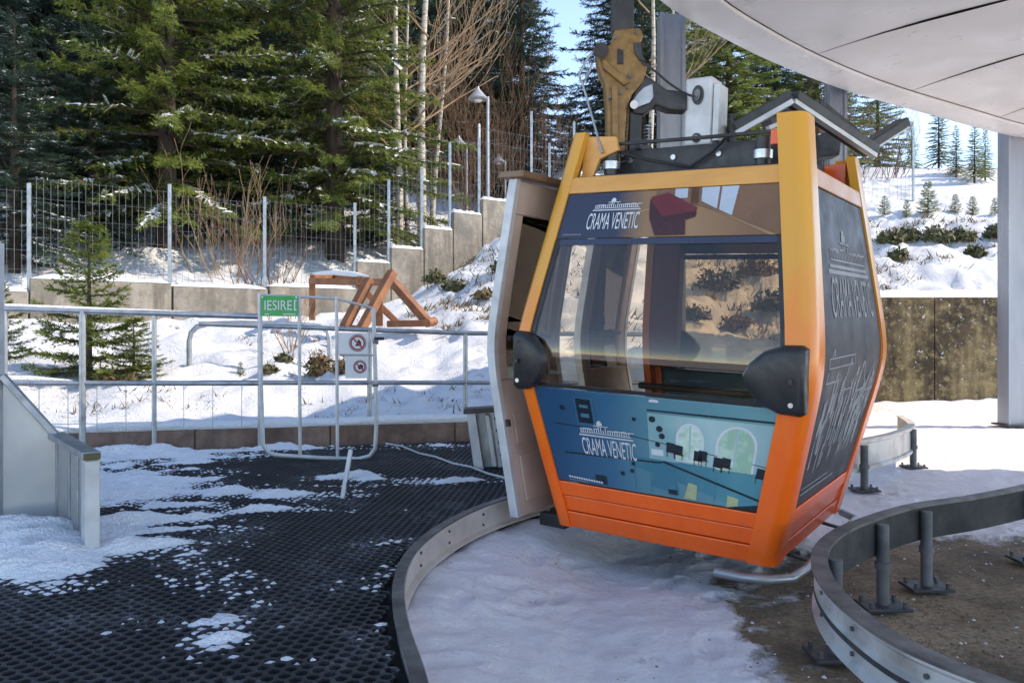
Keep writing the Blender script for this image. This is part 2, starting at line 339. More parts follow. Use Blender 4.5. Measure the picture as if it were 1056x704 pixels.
def curve_pts(pts, n=60):
    pts = np.array(pts, float); t = np.r_[0, np.cumsum(np.linalg.norm(np.diff(pts, axis=0), axis=1))]
    u = np.linspace(0, t[-1], n); out = []
    m_ = np.gradient(pts, t, axis=0)
    for q in u:
        i = min(max(np.searchsorted(t, q)-1, 0), len(t)-2); h = t[i+1]-t[i]; s_ = (q-t[i])/h
        out.append((2*s_**3-3*s_**2+1)*pts[i]+(s_**3-2*s_**2+s_)*h*m_[i]+(-2*s_**3+3*s_**2)*pts[i+1]+(s_**3-s_**2)*h*m_[i+1])
    return np.array(out)
def text_mesh(txt, size=1.0):
    cu = bpy.data.curves.new('txt', 'FONT'); cu.body = txt; cu.size = size; cu.resolution_u = 3
    o = bpy.data.objects.new('txt', cu); C.objects.link(o); bpy.context.view_layer.update()
    me = o.evaluated_get(bpy.context.evaluated_depsgraph_get()).to_mesh()
    V = [tuple(q.co) for q in me.vertices]; F = [tuple(p.vertices) for p in me.polygons]
    o.to_mesh_clear(); bpy.data.objects.remove(o); bpy.data.curves.remove(cu)
    a = np.array(V); lo = a[:, :2].min(0); sz = a[:, :2].max(0)-lo
    return [((q[0]-lo[0])/sz[0], (q[1]-lo[1])/sz[1]) for q in V], F     # normalised to 0..1
GZ = -0.28

# ------------------------------------------------------------------ the setting: apron, platform, hillside
def lw(x): return 6.5+.2727*(x+3.9)                # line of the low wall in plan
def F(x):
    x = np.asarray(x, float)
    return np.where(x < 3.2, lw(x)+.12, np.where(x < 5.0, lw(3.2)+.12+(13.0-lw(3.2)-.12)*(x-3.2)/1.8, 13.0))
def T(x, y, detail=True):
    x = np.asarray(x, float); y = np.asarray(y, float)
    d = y-np.minimum(lw(x), 8.0)
    yf = 13+(x+7.6)*.745
    left = .15+.13*d+np.clip(y-yf-.6, 0, 40)*.22
    right = .15+.27*np.clip(y-8, 0, 5)+.40*np.clip(y-13, 0, 4.6)+.05*np.clip(y-17.6, 0, 1.2)+.33*np.clip(y-18.8, 0, 13)
    w_ = sstep(-3.4, .2, x-.15*(y-14))
    z = left*(1-w_)+right*w_
    z = np.where(y > 32, z*1.0, z)
    z = np.minimum(z, 7.6-.07*np.clip(x-6, 0, 30)+.02*(y-32))
    if detail:
        a = sstep(0, 1.0, d)
        z = z+a*((fbm(x*.9+5, y*.9, 4)-.47)*.46+(fbm(x*3.3, y*3.3, 4)-.47)*.22*(1+w_*.7))
    return z
def hit(px, py, y0=6.9, y1=60):
    for i in range(600):
        Y = y0*(y1/y0)**(i/599); q = P(px, py, Y)
        if float(F(q.x)) < Y and q.z <= float(T(q.x, q.y)): return Vector((q.x, q.y, float(T(q.x, q.y))))
    return P(px, py, y1)
# apron (trodden snow, one level) reaches under everything
xs = np.unique(np.r_[np.linspace(-90, -2, 26), np.linspace(-2, -.6, 12), np.linspace(-.6, 4.2, 230), np.linspace(4.2, 8, 70), np.linspace(8, 90, 30)]); ys = np.unique(np.r_[np.linspace(-60, 1.2, 18), np.linspace(1.2, 6, 230), np.linspace(6, 10, 100), np.linspace(10, 14, 40), np.linspace(14, 90, 16)])
X, Y = np.meshgrid(xs, ys); Z = GZ+(fbm(X*1.4, Y*1.4, 4)-.47)*.04+(fbm(X*7, Y*7, 5)-.47)*.04+sstep(11.6, 13, Y)*.22*sstep(4, 5, X)*(.5+fbm(X*1.2, Y, 3))
_e = curve_pts([(-.05, 1.2), (-.18, 1.8), (-.26, 2.2), (-.37, 2.66), (-.43, 3.08), (-.43, 3.48), (-.345, 3.92), (-.20, 4.32), (-.03, 4.62), (.25, 5.0), (.6, 5.5), (1.0, 6.15), (1.45, 7.0), (1.7, 7.9)], 60)
dE = X-np.interp(Y, _e[:, 1], _e[:, 0]); Z = Z+np.where((dE > -.1) & (Y < 8) & (Y > 1.2), .155*(1-sstep(.02, .75, dE))*sstep(-.1, -.02, dE), 0)
_r = np.random.default_rng(21)
for k in range(150):
    fx_, fy_, fa = _r.uniform(-.3, 3.8), _r.uniform(1.9, 6.5), _r.normal(.9, .5); u_ = (X-fx_)*math.cos(fa)+(Y-fy_)*math.sin(fa); v_ = -(X-fx_)*math.sin(fa)+(Y-fy_)*math.cos(fa)
    q_ = np.maximum((u_/.14)**2, 0)+(v_/.05)**2; Z = Z-.011*np.exp(-q_**2)+.006*np.exp(-(q_-1.6)**2*2.5)
bare = ((X-2.7)/2.0)**2+((Y-3.4)/1.85)**2 < .75
Z = np.where(bare, GZ-.012+(fbm(X*5, Y*5, 3)-.47)*.012, Z); Z = np.where((Y < lw(X)-.2) & (X < -.6), np.minimum(Z, GZ), Z)
tag(link('ground', np_mesh('ground', np.stack([X, Y, Z], -1).reshape(-1, 3), grid_faces(*X.shape), 'apron')), kind='structure')
# hillside
us = np.unique(np.r_[np.linspace(-70, -9, 30), np.linspace(-9, 12, 300), np.linspace(12, 70, 30)]); vt = np.r_[np.linspace(0, .3, 170)**1.0, np.linspace(.304, 1, 60)]
U, V_ = np.meshgrid(us, vt); YY = F(U)+V_*(75-F(U)); ZZ = T(U, YY)
tag(link('hillside', np_mesh('hillside', np.stack([U, YY, ZZ], -1).reshape(-1, 3), grid_faces(*U.shape), 'snow_bank')), kind='structure')
# platform edge follows the curved guide rail
EDGE = [(-.05, 1.2), (-.18, 1.8), (-.26, 2.2), (-.37, 2.66), (-.43, 3.08), (-.43, 3.48), (-.345, 3.92), (-.20, 4.32), (-.03, 4.62), (.25, 5.0), (.6, 5.5), (1.0, 6.15), (1.45, 7.0), (1.7, 7.9)]
edge = curve_pts(EDGE, 90)
xr = lambda y: np.interp(y, edge[:, 1], edge[:, 0], left=.05)
b_ = MB(); top = [(-14, .2), (-.02, .2), (.0, .6)]+[tuple(q) for q in edge if q[1] < lw(q[0])-.02]+[(1.62, lw(1.62)-.03), (-14, lw(-14)-.03)]
b_.prism([(x, y, GZ-.05) for x, y in top], (0, 0, .05-GZ-.034)); tag(b_.build('platform', 'mat_bed'), kind='structure')

# honeycomb rubber mat: real cells, laid as one sheet
def inside(x, y): return (x < xr(y)-.045) & (y < lw(x)-.10) & (x > -4.6) & (y > 1.6)
blobs = [(130, 505, .62, .46, 1.4), (200, 520, .4, .2, .85), (215, 485, .3, .15, .8), (60, 500, .8, .6, 1.4), (60, 475, .9, .3, 1.2), (150, 470, .9, .26, 1.15), (330, 462, .8, .12, .9), (440, 459, .9, .10, .8), (235, 508, .38, .17, 1.1), (290, 510, .45, .14, 1.05), (360, 492, .3, .13, 1.0), (455, 495, .42, .12, 1.0),
         (140, 540, .4, .25, .85), (110, 565, .45, .2, .9), (190, 545, .5, .12, .75), (35, 580, .30, .22, 1.35), (15, 560, .3, .3, 1.3), (70, 605, .2, .10, .75), (255, 605, .2, .16, .62), (230, 655, .13, .2, .66), (205, 580, .25, .12, .6), (270, 690, .1, .1, .55),
         (408, 590, .10, .22, .72), (402, 640, .07, .25, .72), (405, 560, .16, .12, .6), (320, 525, .45, .1, .62), (165, 640, .2, .12, .5), (420, 690, .06, .1, .5), (250, 560, .4, .1, .55), (230, 600, .25, .2, .6), (215, 640, .12, .15, .62), (262, 618, .2, .1, .6), (160, 600, .3, .12, .5), (330, 500, .5, .07, .7), (260, 525, .5, .1, .7), (150, 560, .3, .2, .75), (415, 655, .05, .2, .6), (300, 680, .1, .06, .5)]
def Dn(x, y):
    d = np.zeros_like(x)
    for px, py, rx, ry, s_ in blobs:
        c = G(px, py); d = np.maximum(d, s_*np.exp(-((x-c.x)/rx)**2*.8-((y-c.y)/ry)**2*.8))
    n_ = fbm(x*3.2+3, y*3.2, 5)-.47
    return d+n_*.95
p = .047; a = R(24); cx0, cy0 = -2.0, 4.5
I, J = np.meshgrid(np.arange(-110, 111), np.arange(-120, 121)); hx = (I+.5*(J % 2))*p; hy = J*p*.866
cx = cx0+hx*math.cos(a)-hy*math.sin(a); cy = cy0+hx*math.sin(a)+hy*math.cos(a)
k_ = inside(cx, cy); cx = cx[k_]; cy = cy[k_]; nc = len(cx)
ang = np.arange(6)*math.pi/3+math.pi/6+a; ro, ri = p/math.sqrt(3)*1.0, p/math.sqrt(3)*.72
z0 = (fbm(cx*1.2, cy*1.2, 3)-.45)*.012
ring = lambda r_, z_: np.stack([cx[:, None]+r_*np.cos(ang), cy[:, None]+r_*np.sin(ang), np.broadcast_to((z0+z_)[:, None], (nc, 6))], -1)
Vm = np.concatenate([ring(ro, 0.0), ring(ri, -.001), ring(ri*1.02, -.03)], 1).reshape(-1, 3); base = (np.arange(nc)*18)[:, None]
fs = []
for j in range(6):
    k2 = (j+1) % 6; fs += [np.concatenate([base+j, base+k2, base+6+k2, base+6+j], 1), np.concatenate([base+6+j, base+6+k2, base+12+k2, base+12+j], 1)]
rm = thing('rubber_mat', 'black honeycomb rubber matting covering the boarding platform floor', 'mat', (-2, 4, 0))
me = np_mesh('honeycomb', Vm-np.array([-2, 4, 0]), np.concatenate(fs), 'black_rubber', smooth=False)
tag(link('honeycomb', me, parent=rm), kind='stuff')
dd = Dn(cx, cy)+rng.normal(0, .14, nc); fill = dd > .50; m_ = fill.sum()
fx, fy = cx[fill], cy[fill]; rr = rng.uniform(.45, 1.05, m_)*ri; zt = z0[fill]+np.where(dd[fill] > .75, .004, rng.uniform(-.008, .003, m_)); jit = rng.normal(0, .0045, (m_, 6))
Vc = np.stack([fx[:, None]+(rr[:, None]+jit)*np.cos(ang), fy[:, None]+(rr[:, None]+jit)*np.sin(ang), np.broadcast_to(zt[:, None]-.004, (m_, 6))], -1)
Vc = np.concatenate([Vc, np.stack([fx, fy, zt+rng.uniform(.001, .006, m_)], -1)[:, None]], 1).reshape(-1, 3); bb = (np.arange(m_)*7)[:, None]
tag(link('snow_plugs', np_mesh('snow_plugs', Vc, np.concatenate([np.concatenate([bb+j, bb+(j+1) % 6, bb+6], 1) for j in range(6)]), 'snow_clean')), 'snow packed into the cells of the black rubber matting', 'snow', kind='stuff')
gx = np.r_[np.arange(-9, -3.6, .06), np.arange(-3.6, .3, .022)]; gy = np.arange(2.0, 7.9, .022); X, Y = np.meshgrid(gx, gy); D = Dn(X, Y)
D = np.where(X < -2.75, np.maximum(D, .95+(fbm(X*2, Y*2, 4)-.47)*.8), D)
ca, sa = math.cos(.5), math.sin(.5); streak = fbm((X*ca+Y*sa)*2.2+7, (-X*sa+Y*ca)*13, 4)-.47
Z = np.clip(-.03+(D+streak*1.7-.58)*.085, -.033, .06)+(fbm(X*11, Y*11, 4)-.47)*.03
pb = G(25, 560); Z += .07*np.exp(-((X-pb.x)/.5)**2-((Y-pb.y)/.35)**2)+.05*np.exp(-((Y-lw(X)+.18)/.13)**2)*sstep(-1.2, -2.6, X)
ok_ = ((X < xr(Y)-.045) & (Y < lw(X)-.02) & (Z > -.036)).ravel(); gf = grid_faces(*X.shape); gf = gf[ok_[gf].all(1)]
tag(link('snow_cover', np_mesh('snow_cover', np.stack([X, Y, Z], -1).reshape(-1, 3), gf, 'snow_clean')), 'thin trodden snow lying over the platform matting', 'snow', kind='stuff')

# low brown wall along the platform, coping snow
b_ = MB(); pth = [(x, lw(x), 0) for x in np.linspace(-9, 3.2, 24)]
lowwall = thing('low_wall', 'low stained brown concrete kerb wall behind the railing', 'wall', (-3, lw(-3), 0))
for i in range(0, 22, 2):
    q0, q1 = Vector(pth[i]), Vector(pth[i+2]); d_ = (q1-q0).normalized()
    MB().sweep([(.0, -.3), (.0, .155), (-.2, .155), (-.2, -.3)], [q0+d_*.004, q1-d_*.004]).build('wall_block', 'wall_brown', lowwall, bevel=.008)
xx = np.linspace(-9, 3.2, 240); cr = [(-.03, .158), (-.012, .185), (-.07, .215), (-.16, .22), (-.24, .19)]
Vs = np.array([[(x, lw(x)-o_+(.0 if j else (fbm(np.array(x*2.), np.array(3.))-.5)*.03), z_+(fbm(np.array(x*2.5), np.array(j*.4))-.45)*.05*(j > 0)) for j, (o_, z_) in enumerate(cr)] for x in xx])
tag(link('snow_ridge', np_mesh('snow_ridge', Vs.reshape(-1, 3), grid_faces(*Vs.shape[:2]), 'snow_clean')), 'rounded ridge of snow lying on the low brown wall', 'snow', kind='stuff')

# retaining wall on the right with a return towards the platform
rw = thing('retaining_wall', 'tall dark stained concrete retaining wall below the snowy hillside', 'wall', (7, 13, GZ))
cut = [(3.22, lw(3.2)), (3.65, 9.55), (4.1, 10.7), (4.55, 11.8), (5.0, 12.98), (6.6, 13), (8.3, 13), (10, 13), (11.7, 13), (14, 13), (18, 13), (24, 13)]
for i in range(len(cut)-1):
    (x0, y0), (x1, y1) = cut[i], cut[i+1]; d_ = Vector((x1-x0, y1-y0, 0)).normalized(); N = Vector((d_.y, -d_.x, 0))*.13
    A, B_ = Vector((x0, y0, 0))+d_*.006, Vector((x1, y1, 0))-d_*.006
    za, zb = [float(T(q.x, max(q.y, float(F(q.x)))+.05, False))+.02 for q in (A, B_)]
    if x0 > 4.9: za = zb = 1.54
    MB().hexa([A+N+Vector((0, 0, GZ-.2)), B_+N+Vector((0, 0, GZ-.2)), B_-N+Vector((0, 0, GZ-.2)), A-N+Vector((0, 0, GZ-.2)), A+N+Vector((0, 0, za)), B_+N+Vector((0, 0, zb)), B_-N+Vector((0, 0, zb)), A-N+Vector((0, 0, za))]).build('wall_panel', 'wall_stained', rw, bevel=.015)
xx = np.linspace(5, 24, 300); Vs = np.array([[(x, 12.84+j*.06+(fbm(np.array(x*3.), np.array(j*.7))-.5)*.05, 1.53+.11*math.sin(min(j, 5)/5*1.6)+(fbm(np.array(x*1.7), np.array(j*.3+9))-.45)*.12*(j > 0)) for j in range(9)] for x in xx])
tag(link('snow_cap', np_mesh('snow_cap', Vs.reshape(-1, 3), grid_faces(*Vs.shape[:2]), 'snow_clean')), 'snow capping the dark retaining wall on the right', 'snow', kind='stuff')

# ------------------------------------------------------------------ station canopy and its columns
CZ = 3.55
out = [(12, .3), (6, .35), (2.2, .5), (.5, 1.0), (-.05, 2.2), (.2, 4.0), (.55, 5.4), (1.03, 6.4), (2.0, 7.55), (3.2, 8.65), (5.06, 9.98), (6.4, 10.85), (7.1, 11.2), (7.38, 10.6), (7.5, 9.2), (7.75, 8.0), (8.4, 7.55), (9.6, 7.45), (12, 7.4)]  # off-frame notch at right and near edge shaped to place sun and shade
oc = curve_pts(out, 120)
tn = np.gradient(oc, axis=0); tn /= np.linalg.norm(tn, axis=1)[:, None]; nrm = np.stack([tn[:, 1], -tn[:, 0]], -1)
can = thing('station_canopy', 'large pale rounded station canopy overhanging the cabin', 'canopy', (6, 0, CZ))
b_ = MB(); prof = [(-.02, .55), (0, .16), (.03, .06), (.10, .01), (.25, -.01), (.46, 0.0), (.465, .03)]
b_.v = [tuple(Vector((oc[i, 0]+nrm[i, 0]*a_, oc[i, 1]+nrm[i, 1]*a_, CZ+z_))) for i in range(120) for a_, z_ in prof]
b_.f = [tuple(int(q) for q in f_) for f_ in grid_faces(120, len(prof))]; b_.m = [0]*len(b_.f)
b_.build('rim', 'canopy_skin', can, smooth=True)
ins = oc+nrm*.475
spine = lambda i: np.array([np.interp(i, [0, 45, 60, 119], [9.5, 4.5, 4.5, 9.5]), np.interp(i, [0, 60, 119], [3.6, 4.2, 4.6])])
cuts = [0, 14, 27, 36, 43, 50, 57, 64, 71, 78, 85, 92, 99, 119]
for a0, a1 in zip(cuts[:-1], cuts[1:]):
    idx = np.arange(a0, a1+1); V2 = []
    for i in idx:
        e = ins[i] + (tn[i]*(.006 if i == a0 else -.006 if i == a1 else 0)); c_ = spine(i)
        for t in np.linspace(0, 1, 14):
            u = (i-a0)/(a1-a0); q = e*(1-t)+c_*t
            V2.append((q[0], q[1], CZ+.035-.05*math.sin(math.pi*u)*min(1, 3*t)+.10*math.sin(t*7+a0)*t))
    bb_ = MB(); bb_.v = V2; bb_.f = [tuple(int(q) for q in f_) for f_ in grid_faces(len(idx), 14)]; bb_.m = [0]*len(bb_.f)
    bb_.build('panel', 'canopy_skin', can, smooth=True)
b_ = MB(); b_.poly([(x, y, CZ+.55) for x, y in oc]); b_.build('roof', 'canopy_roof', can)
b_ = MB(); b_.poly([(x, y, CZ+.22) for x, y in oc+nrm*.3]); b_.build('seam_light_block', 'interior_dark', can)  # unseen dark sheet added to stop light slits at the panel seams
def column(px, Y, wd, label, top, base_z=GZ, cm='column_dark'):
    x = (px-528)/FPX*Y; t = thing('canopy_column', label, 'column', (x, Y, base_z), 'steel columns under the canopy')
    MB().box((x, Y, (top+base_z)/2), (wd, wd*.62, top-base_z)).build('shaft', cm, t, bevel=.012)
    for s_ in (-1, 1): MB().box((x+s_*wd*.5, Y, (top+base_z)/2), (.03, wd*.95, top-base_z-.002)).build('flange', cm, t)
    MB().box((x, Y, base_z+.012), (wd*1.5, wd*1.4, .024)).build('base_plate', 'dark_steel', t, bevel=.004)
column(1046, 11.0, .27, 'wide grey steel column standing in snow at the right edge', CZ+.2, GZ+.02, 'column_mid')
column(692, 7.25, .19, 'grey steel column rising behind the hanger of the cabin', CZ+.2)
column(862, 9.0, .16, 'slim dark blue grey column between cabin roof and canopy', CZ+.2)

# ------------------------------------------------------------------ curved guide rails
lr = thing('guide_rail', 'beige curved steel guide rail edging the black matting', 'guide rail', (-.43, 3.3, GZ))
ep = [Vector((q[0], q[1], 0)) for q in edge]
MB().sweep([(0, .035), (.035, .035), (.035, .028), (.012, .022), (.012, -.085), (.035, -.095), (.035, -.105), (0, -.105)], ep).build('rail_channel', 'rail_paint', lr, smooth=True)
MB().sweep([(-.012, .044), (.030, .044), (.030, .036), (-.012, .036)], ep).build('top_strip', 'rail_top', lr)
MB().sweep([(-.03, -.035), (0, -.035), (0, GZ-.02), (-.03, GZ-.02)], ep).build('skirt', 'dark_steel', lr)
for i in range(30, 66, 5):
    d_ = (ep[i+1]-ep[i-1]).normalized(); N = Vector((d_.y, -d_.x, 0))
    for z_ in (-.005, -.06): MB().tube([ep[i]+N*.010+Vector((0, 0, z_)), ep[i]+N*.019+Vector((0, 0, z_))], .007, 6).build('bolt', 'bolt', lr)
RP = [(3.6, 5.15), (2.81, 4.52), (2.34, 4.22), (1.98, 4.03), (1.64, 3.75), (1.38, 3.475), (1.205, 3.2), (1.09, 2.88), (1.04, 2.52), (1.07, 2.2), (1.2, 1.93), (1.42, 1.65), (1.8, 1.4), (2.4, 1.2)]
rp = [Vector((q[0], q[1], .12)) for q in curve_pts(RP, 120)]
rr_ = thing('guide_rail', 'worn grey curved guide rail on short posts over the brown apron', 'guide rail', (1.6, 3.0, GZ))
# sweep normal points to the left of travel -> outside is on the cabin side
MB().sweep([(.03, -.012), (.03, -.02), (.012, -.035), (.012, -.075), (.024, -.085), (.024, -.105), (.012, -.115), (.012, -.145), (.03, -.158), (.03, -.17), (-.012, -.17), (-.012, -.012)], rp).build('rail_channel', 'rail_worn', rr_, smooth=True)
MB().sweep([(.034, 0), (.034, -.011), (-.026, -.011), (-.026, 0)], rp).build('top_strip', 'rail_top', rr_)
MB().sweep([(-.0125, -.013), (-.0125, -.168), (-.022, -.168), (-.022, -.013)], rp).build('backing_strip', 'rail_inner', rr_)
MB().sweep([(.026, -.088), (.026, -.104), (.012, -.104), (.012, -.088)], rp).build('groove_shade_strip', 'rail_inner', rr_)  # black strip paints in the shade of the mid groove
for i in range(8, 118, 7):
    d_ = (rp[min(i+1, 119)]-rp[i-1]).normalized(); N = Vector((d_.y, -d_.x, 0))
    for z_ in (-.055, -.13): MB().tube([rp[i]+N*.010+Vector((0, 0, z_)), rp[i]+N*.020+Vector((0, 0, z_))], .008, 6).build('bolt', 'bolt', rr_)
def rail_post(par, base, r=.027, top=.0, plate=True):
    MB().tube([(base.x, base.y, GZ), (base.x, base.y, top)], r, 12).build('post', 'post_grey', par, smooth=True)
    MB().tube([(base.x, base.y, -.1), (base.x, base.y, -.07)], r+.008, 12).build('collar', 'post_grey', par, smooth=True)
    if plate:
        MB().box((base.x, base.y, GZ+.014), (.2, .16, .014)).build('base_plate', 'dark_steel', par, bevel=.003)
        for sx in (-.075, .075):
            for sy in (-.055, .055): MB().tube([(base.x+sx, base.y+sy, GZ+.02), (base.x+sx, base.y+sy, GZ+.045)], .009, 6).build('bolt', 'bolt', par)
for px_, py_ in ((2.02, 3.93), (1.71, 3.68), (1.27, 3.10), (2.86, 4.43), (1.14, 2.2), (1.46, 1.75)):
    i = min(range(1, 119), key=lambda k: (rp[k].x-px_)**2+(rp[k].y-py_)**2); d_ = (rp[i+1]-rp[i-1]).normalized(); q = rp[i]-Vector((d_.y, -d_.x, 0))*.050
    rail_post(rr_, Vector((q.x, q.y, 0)), top=.098)
fr_ = thing('guide_rail', 'scuffed pale end of a curved guide rail behind the cabin', 'guide rail', (3.2, 7, GZ))
fp = [Vector((q[0], q[1], .10)) for q in curve_pts([(2.2, 5.9), (2.75, 6.55), (3.25, 7.05), (3.75, 7.75), (4.02, 8.55)], 40)]
MB().sweep([(.03, .0), (.03, -.02), (.01, -.03), (.01, -.2), (.03, -.21), (.03, -.235), (-.02, -.235), (-.02, 0)], fp).build('rail_channel', 'rail_worn', fr_, smooth=True)
MB().sweep([(.035, .012), (.035, .002), (-.03, .002), (-.03, .012)], fp).build('top_strip', 'rail_paint', fr_)
rail_post(fr_, Vector((2.77, 6.48, 0)), .03, .08); rail_post(fr_, Vector((3.7, 7.6, 0)), .03, .08)

# ------------------------------------------------------------------ the gondola cabin
YAW, ROLL, PIT = -.59, .047, -.025
CO = Vector((1.08, 4.58, -.055))
Mr = Matrix.Rotation(YAW, 3, 'Z') @ Matrix.Rotation(-PIT, 3, 'X') @ Matrix.Rotation(ROLL, 3, 'Y')
def L(x, y, z): return CO + Mr @ Vector((x, y, z))
def smin(a_, b2, k=45): return -math.log(math.exp(-k*a_)+math.exp(-k*b2))/k
def wz(z): return smin(.557+.218*z, .760-.149*(z-.885), 45)
def lz(z): return smin(.662+.212*z, .862-.252*(z-.885), 45)
cab = thing('gondola_cabin', 'orange gondola cabin with printed panels and open door hanging at the platform', 'gondola', CO)
ZL = [0, .12, .25, .4, .55, .68, .76, .83, .89, .95, 1.02, 1.10, 1.25, 1.45, 1.62, 1.80, 1.95, 2.05]
# local frame points: f(face, a, z, off): a = coordinate along the face
def FP(face, a_, z, off=0.0):
    if face == 'front': return L(a_, -lz(z)-off, z)
    if face == 'back': return L(-a_, lz(z)+off, z)
    if face == 'right': return L(wz(z)+off, a_, z)
    return L(-wz(z)-off, -a_, z)
HW = {'front': wz, 'back': wz, 'right': lz, 'left': lz}
PW = {'front': .115, 'back': .115, 'right': .15, 'left': .12}
# corner posts
for sx, sy in ((1, -1), (-1, -1), (1, 1), (-1, 1)):
    a_, c_ = PW['front'], PW['right'] if sx > 0 else PW['left']; a2_ = a_ if sx > 0 else .075
    sec = [(-a2_, .012), (-.045, .014), (-.016, .010), (.008, -.014), (.014, -.045), (.012, -c_), (-.035, -c_), (-.035, -.035), (-a2_, -.035)]
    V2 = []; ztop = 2.05 if not (sx > 0 and sy > 0) else 2.0
    zl = [z for z in ZL if z < ztop]+[ztop]
    for z in zl:
        k = 1.0
        V2 += [L(sx*(wz(z)+q[0]), sy*(lz(z)+q[1]), z) for q in sec]
    bb_ = MB(); bb_.v = [tuple(q) for q in V2]; n_ = len(sec); s_ = sx*sy > 0
    for i in range(len(zl)-1):
        for j in range(n_):
            f_ = (i*n_+j, i*n_+(j+1) % n_, (i+1)*n_+(j+1) % n_, (i+1)*n_+j); bb_.f.append(f_ if s_ else f_[::-1])
    bb_.f += [tuple(range(n_)), tuple((len(zl)-1)*n_+j for j in range(n_))]; bb_.m = [0]*len(bb_.f)
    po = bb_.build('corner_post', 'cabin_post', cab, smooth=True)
    # cap plate and bracket on the head of the post
    if sx > 0 and sy < 0: MB().box(L(wz(2)-.13, -lz(2)+.045, 1.95), (.05, .03, .07), (Mr @ Vector((1, 0, 0)), Mr @ Vector((0, 1, 0)), Mr @ Vector((0, 0, 1)))).build('head_bracket', 'cabin_orange', cab, bevel=.004)
    else: MB().prism([L(sx*(wz(2.0)-.05), sy*(lz(2.0)-.03), 1.81), L(sx*(wz(2.0)-.05), sy*(lz(2.0)-.03), ztop-.015), L(sx*(wz(2.0)-.24), sy*(lz(2.0)-.03), ztop-.03), L(sx*(wz(2.0)-.26), sy*(lz(2.0)-.03), ztop-.10), L(sx*(wz(2.0)-.15), sy*(lz(2.0)-.03), ztop-.14), L(sx*(wz(2.0)-.11), sy*(lz(2.0)-.03), 1.81)], Mr @ Vector((0, -sy*.025, 0))).build('head_bracket', 'cabin_orange' if sx > 0 else 'cabin_amber', cab, bevel=.004)
    MB().tube([L(sx*(wz(2)-.2), sy*(lz(2)-.075), 1.80), L(sx*(wz(2)-.2), sy*(lz(2)-.075), 1.96)], .035, 12).build('damper', 'dark_steel', cab, smooth=True)
    MB().tube([L(sx*(wz(2)-.2), sy*(lz(2)-.075), 1.86), L(sx*(wz(2)-.2), sy*(lz(2)-.075), 1.90)], .045, 12).build('damper_ring', 'alu', cab, smooth=True)
def face_slab(face, z0_, z1_, name, m_, off0, off1, marg=None, par=None, seg=None, bevel=.004, a0=None, a1=None, smooth=False):
    zs = seg or [z0_, z1_]; bb_ = MB(); rows = []
    for z in zs:
        h = HW[face](z)-(PW[face] if marg is None else marg); l0 = -h if a0 is None else a0; l1 = h if a1 is None else a1
        rows.append([FP(face, l0, z, off0), FP(face, l1, z, off0), FP(face, l1, z, off1), FP(face, l0, z, off1)])
    k = 0; bb_.v = [tuple(q) for r_ in rows for q in r_]
    for i in range(len(rows)-1):
        for j in range(4): bb_.f.append((i*4+j, i*4+(j+1) % 4, i*4+4+(j+1) % 4, i*4+4+j))
    bb_.f += [(3, 2, 1, 0), tuple((len(rows)-1)*4+j for j in range(4))]; bb_.m = [0]*len(bb_.f)
    if face in ('front', 'back', 'right', 'left'): pass
    return bb_.build(name, m_, par or cab, bevel=bevel, smooth=smooth)
for face in ('front', 'back', 'right', 'left'):
    mb_ = 'cabin_amber' if face in ('front', 'back') else 'cabin_salmon'
    face_slab(face, 1.725, 1.81, 'top_beam', mb_, -.03, .008, marg=.05, bevel=.006)
    for k, (a_, c_) in enumerate(((.0, .085), (.089, .168), (.172, .245))):
        face_slab(face, a_, c_, 'lower_plank', 'cabin_orange', -.03, (.004, -.003, .006)[k], marg=.06, bevel=.005)
# solid printed panels: front and back (upper strip, lower photo), right side full height
PR = {}
for face in ('front', 'back'):
    PR[face, 'up'] = face_slab(face, 1.49, 1.722, 'printed_panel', 'g_upper', -.012, .0, marg=.07)
    PR[face, 'lo'] = face_slab(face, .25, .735, 'printed_panel', 'g_lower', -.012, .0, marg=.07, seg=[.25, .4, .55, .65, .735])
    pn = face_slab(face, .74, 1.487, 'window_pane', 'pane', -.010, -.004, marg=.07, seg=[.74, .8, .85, .9, .96, 1.05, 1.25, 1.487], bevel=0, smooth=True)
    face_slab(face, 1.455, 1.487, 'window_seal', 'p_navy', -.003, .0, marg=.07); face_slab(face, .738, .758, 'window_seal', 'black_plastic', -.003, .001, marg=.07)
    for s_ in (-1, 1):
        zs = [.74, .8, .85, .9, .96, 1.05, 1.25, 1.487]; bb_ = MB()
        for i in range(len(zs)-1):
            q = [(s_*(wz(z)-PW['front']+(.0 if s_ > 0 else .035)), z) for z in (zs[i], zs[i+1])]; wd = .022
            bb_.hexa([FP(face, q[0][0]-wd, q[0][1], -.02), FP(face, q[0][0]+wd, q[0][1], -.02), FP(face, q[0][0]+wd, q[0][1], .001), FP(face, q[0][0]-wd, q[0][1], .001), FP(face, q[1][0]-wd, q[1][1], -.02), FP(face, q[1][0]+wd, q[1][1], -.02), FP(face, q[1][0]+wd, q[1][1], .001), FP(face, q[1][0]-wd, q[1][1], .001)])
        bb_.build('window_seal', 'black_plastic', cab)
zs_ = [.25, .4, .55, .68, .76, .83, .89, .95, 1.02, 1.12, 1.33, 1.54, 1.722]
side_panel = face_slab('right', .25, 1.722, 'printed_panel', 'p_charcoal', -.012, .0, marg=.13, seg=zs_, smooth=True)
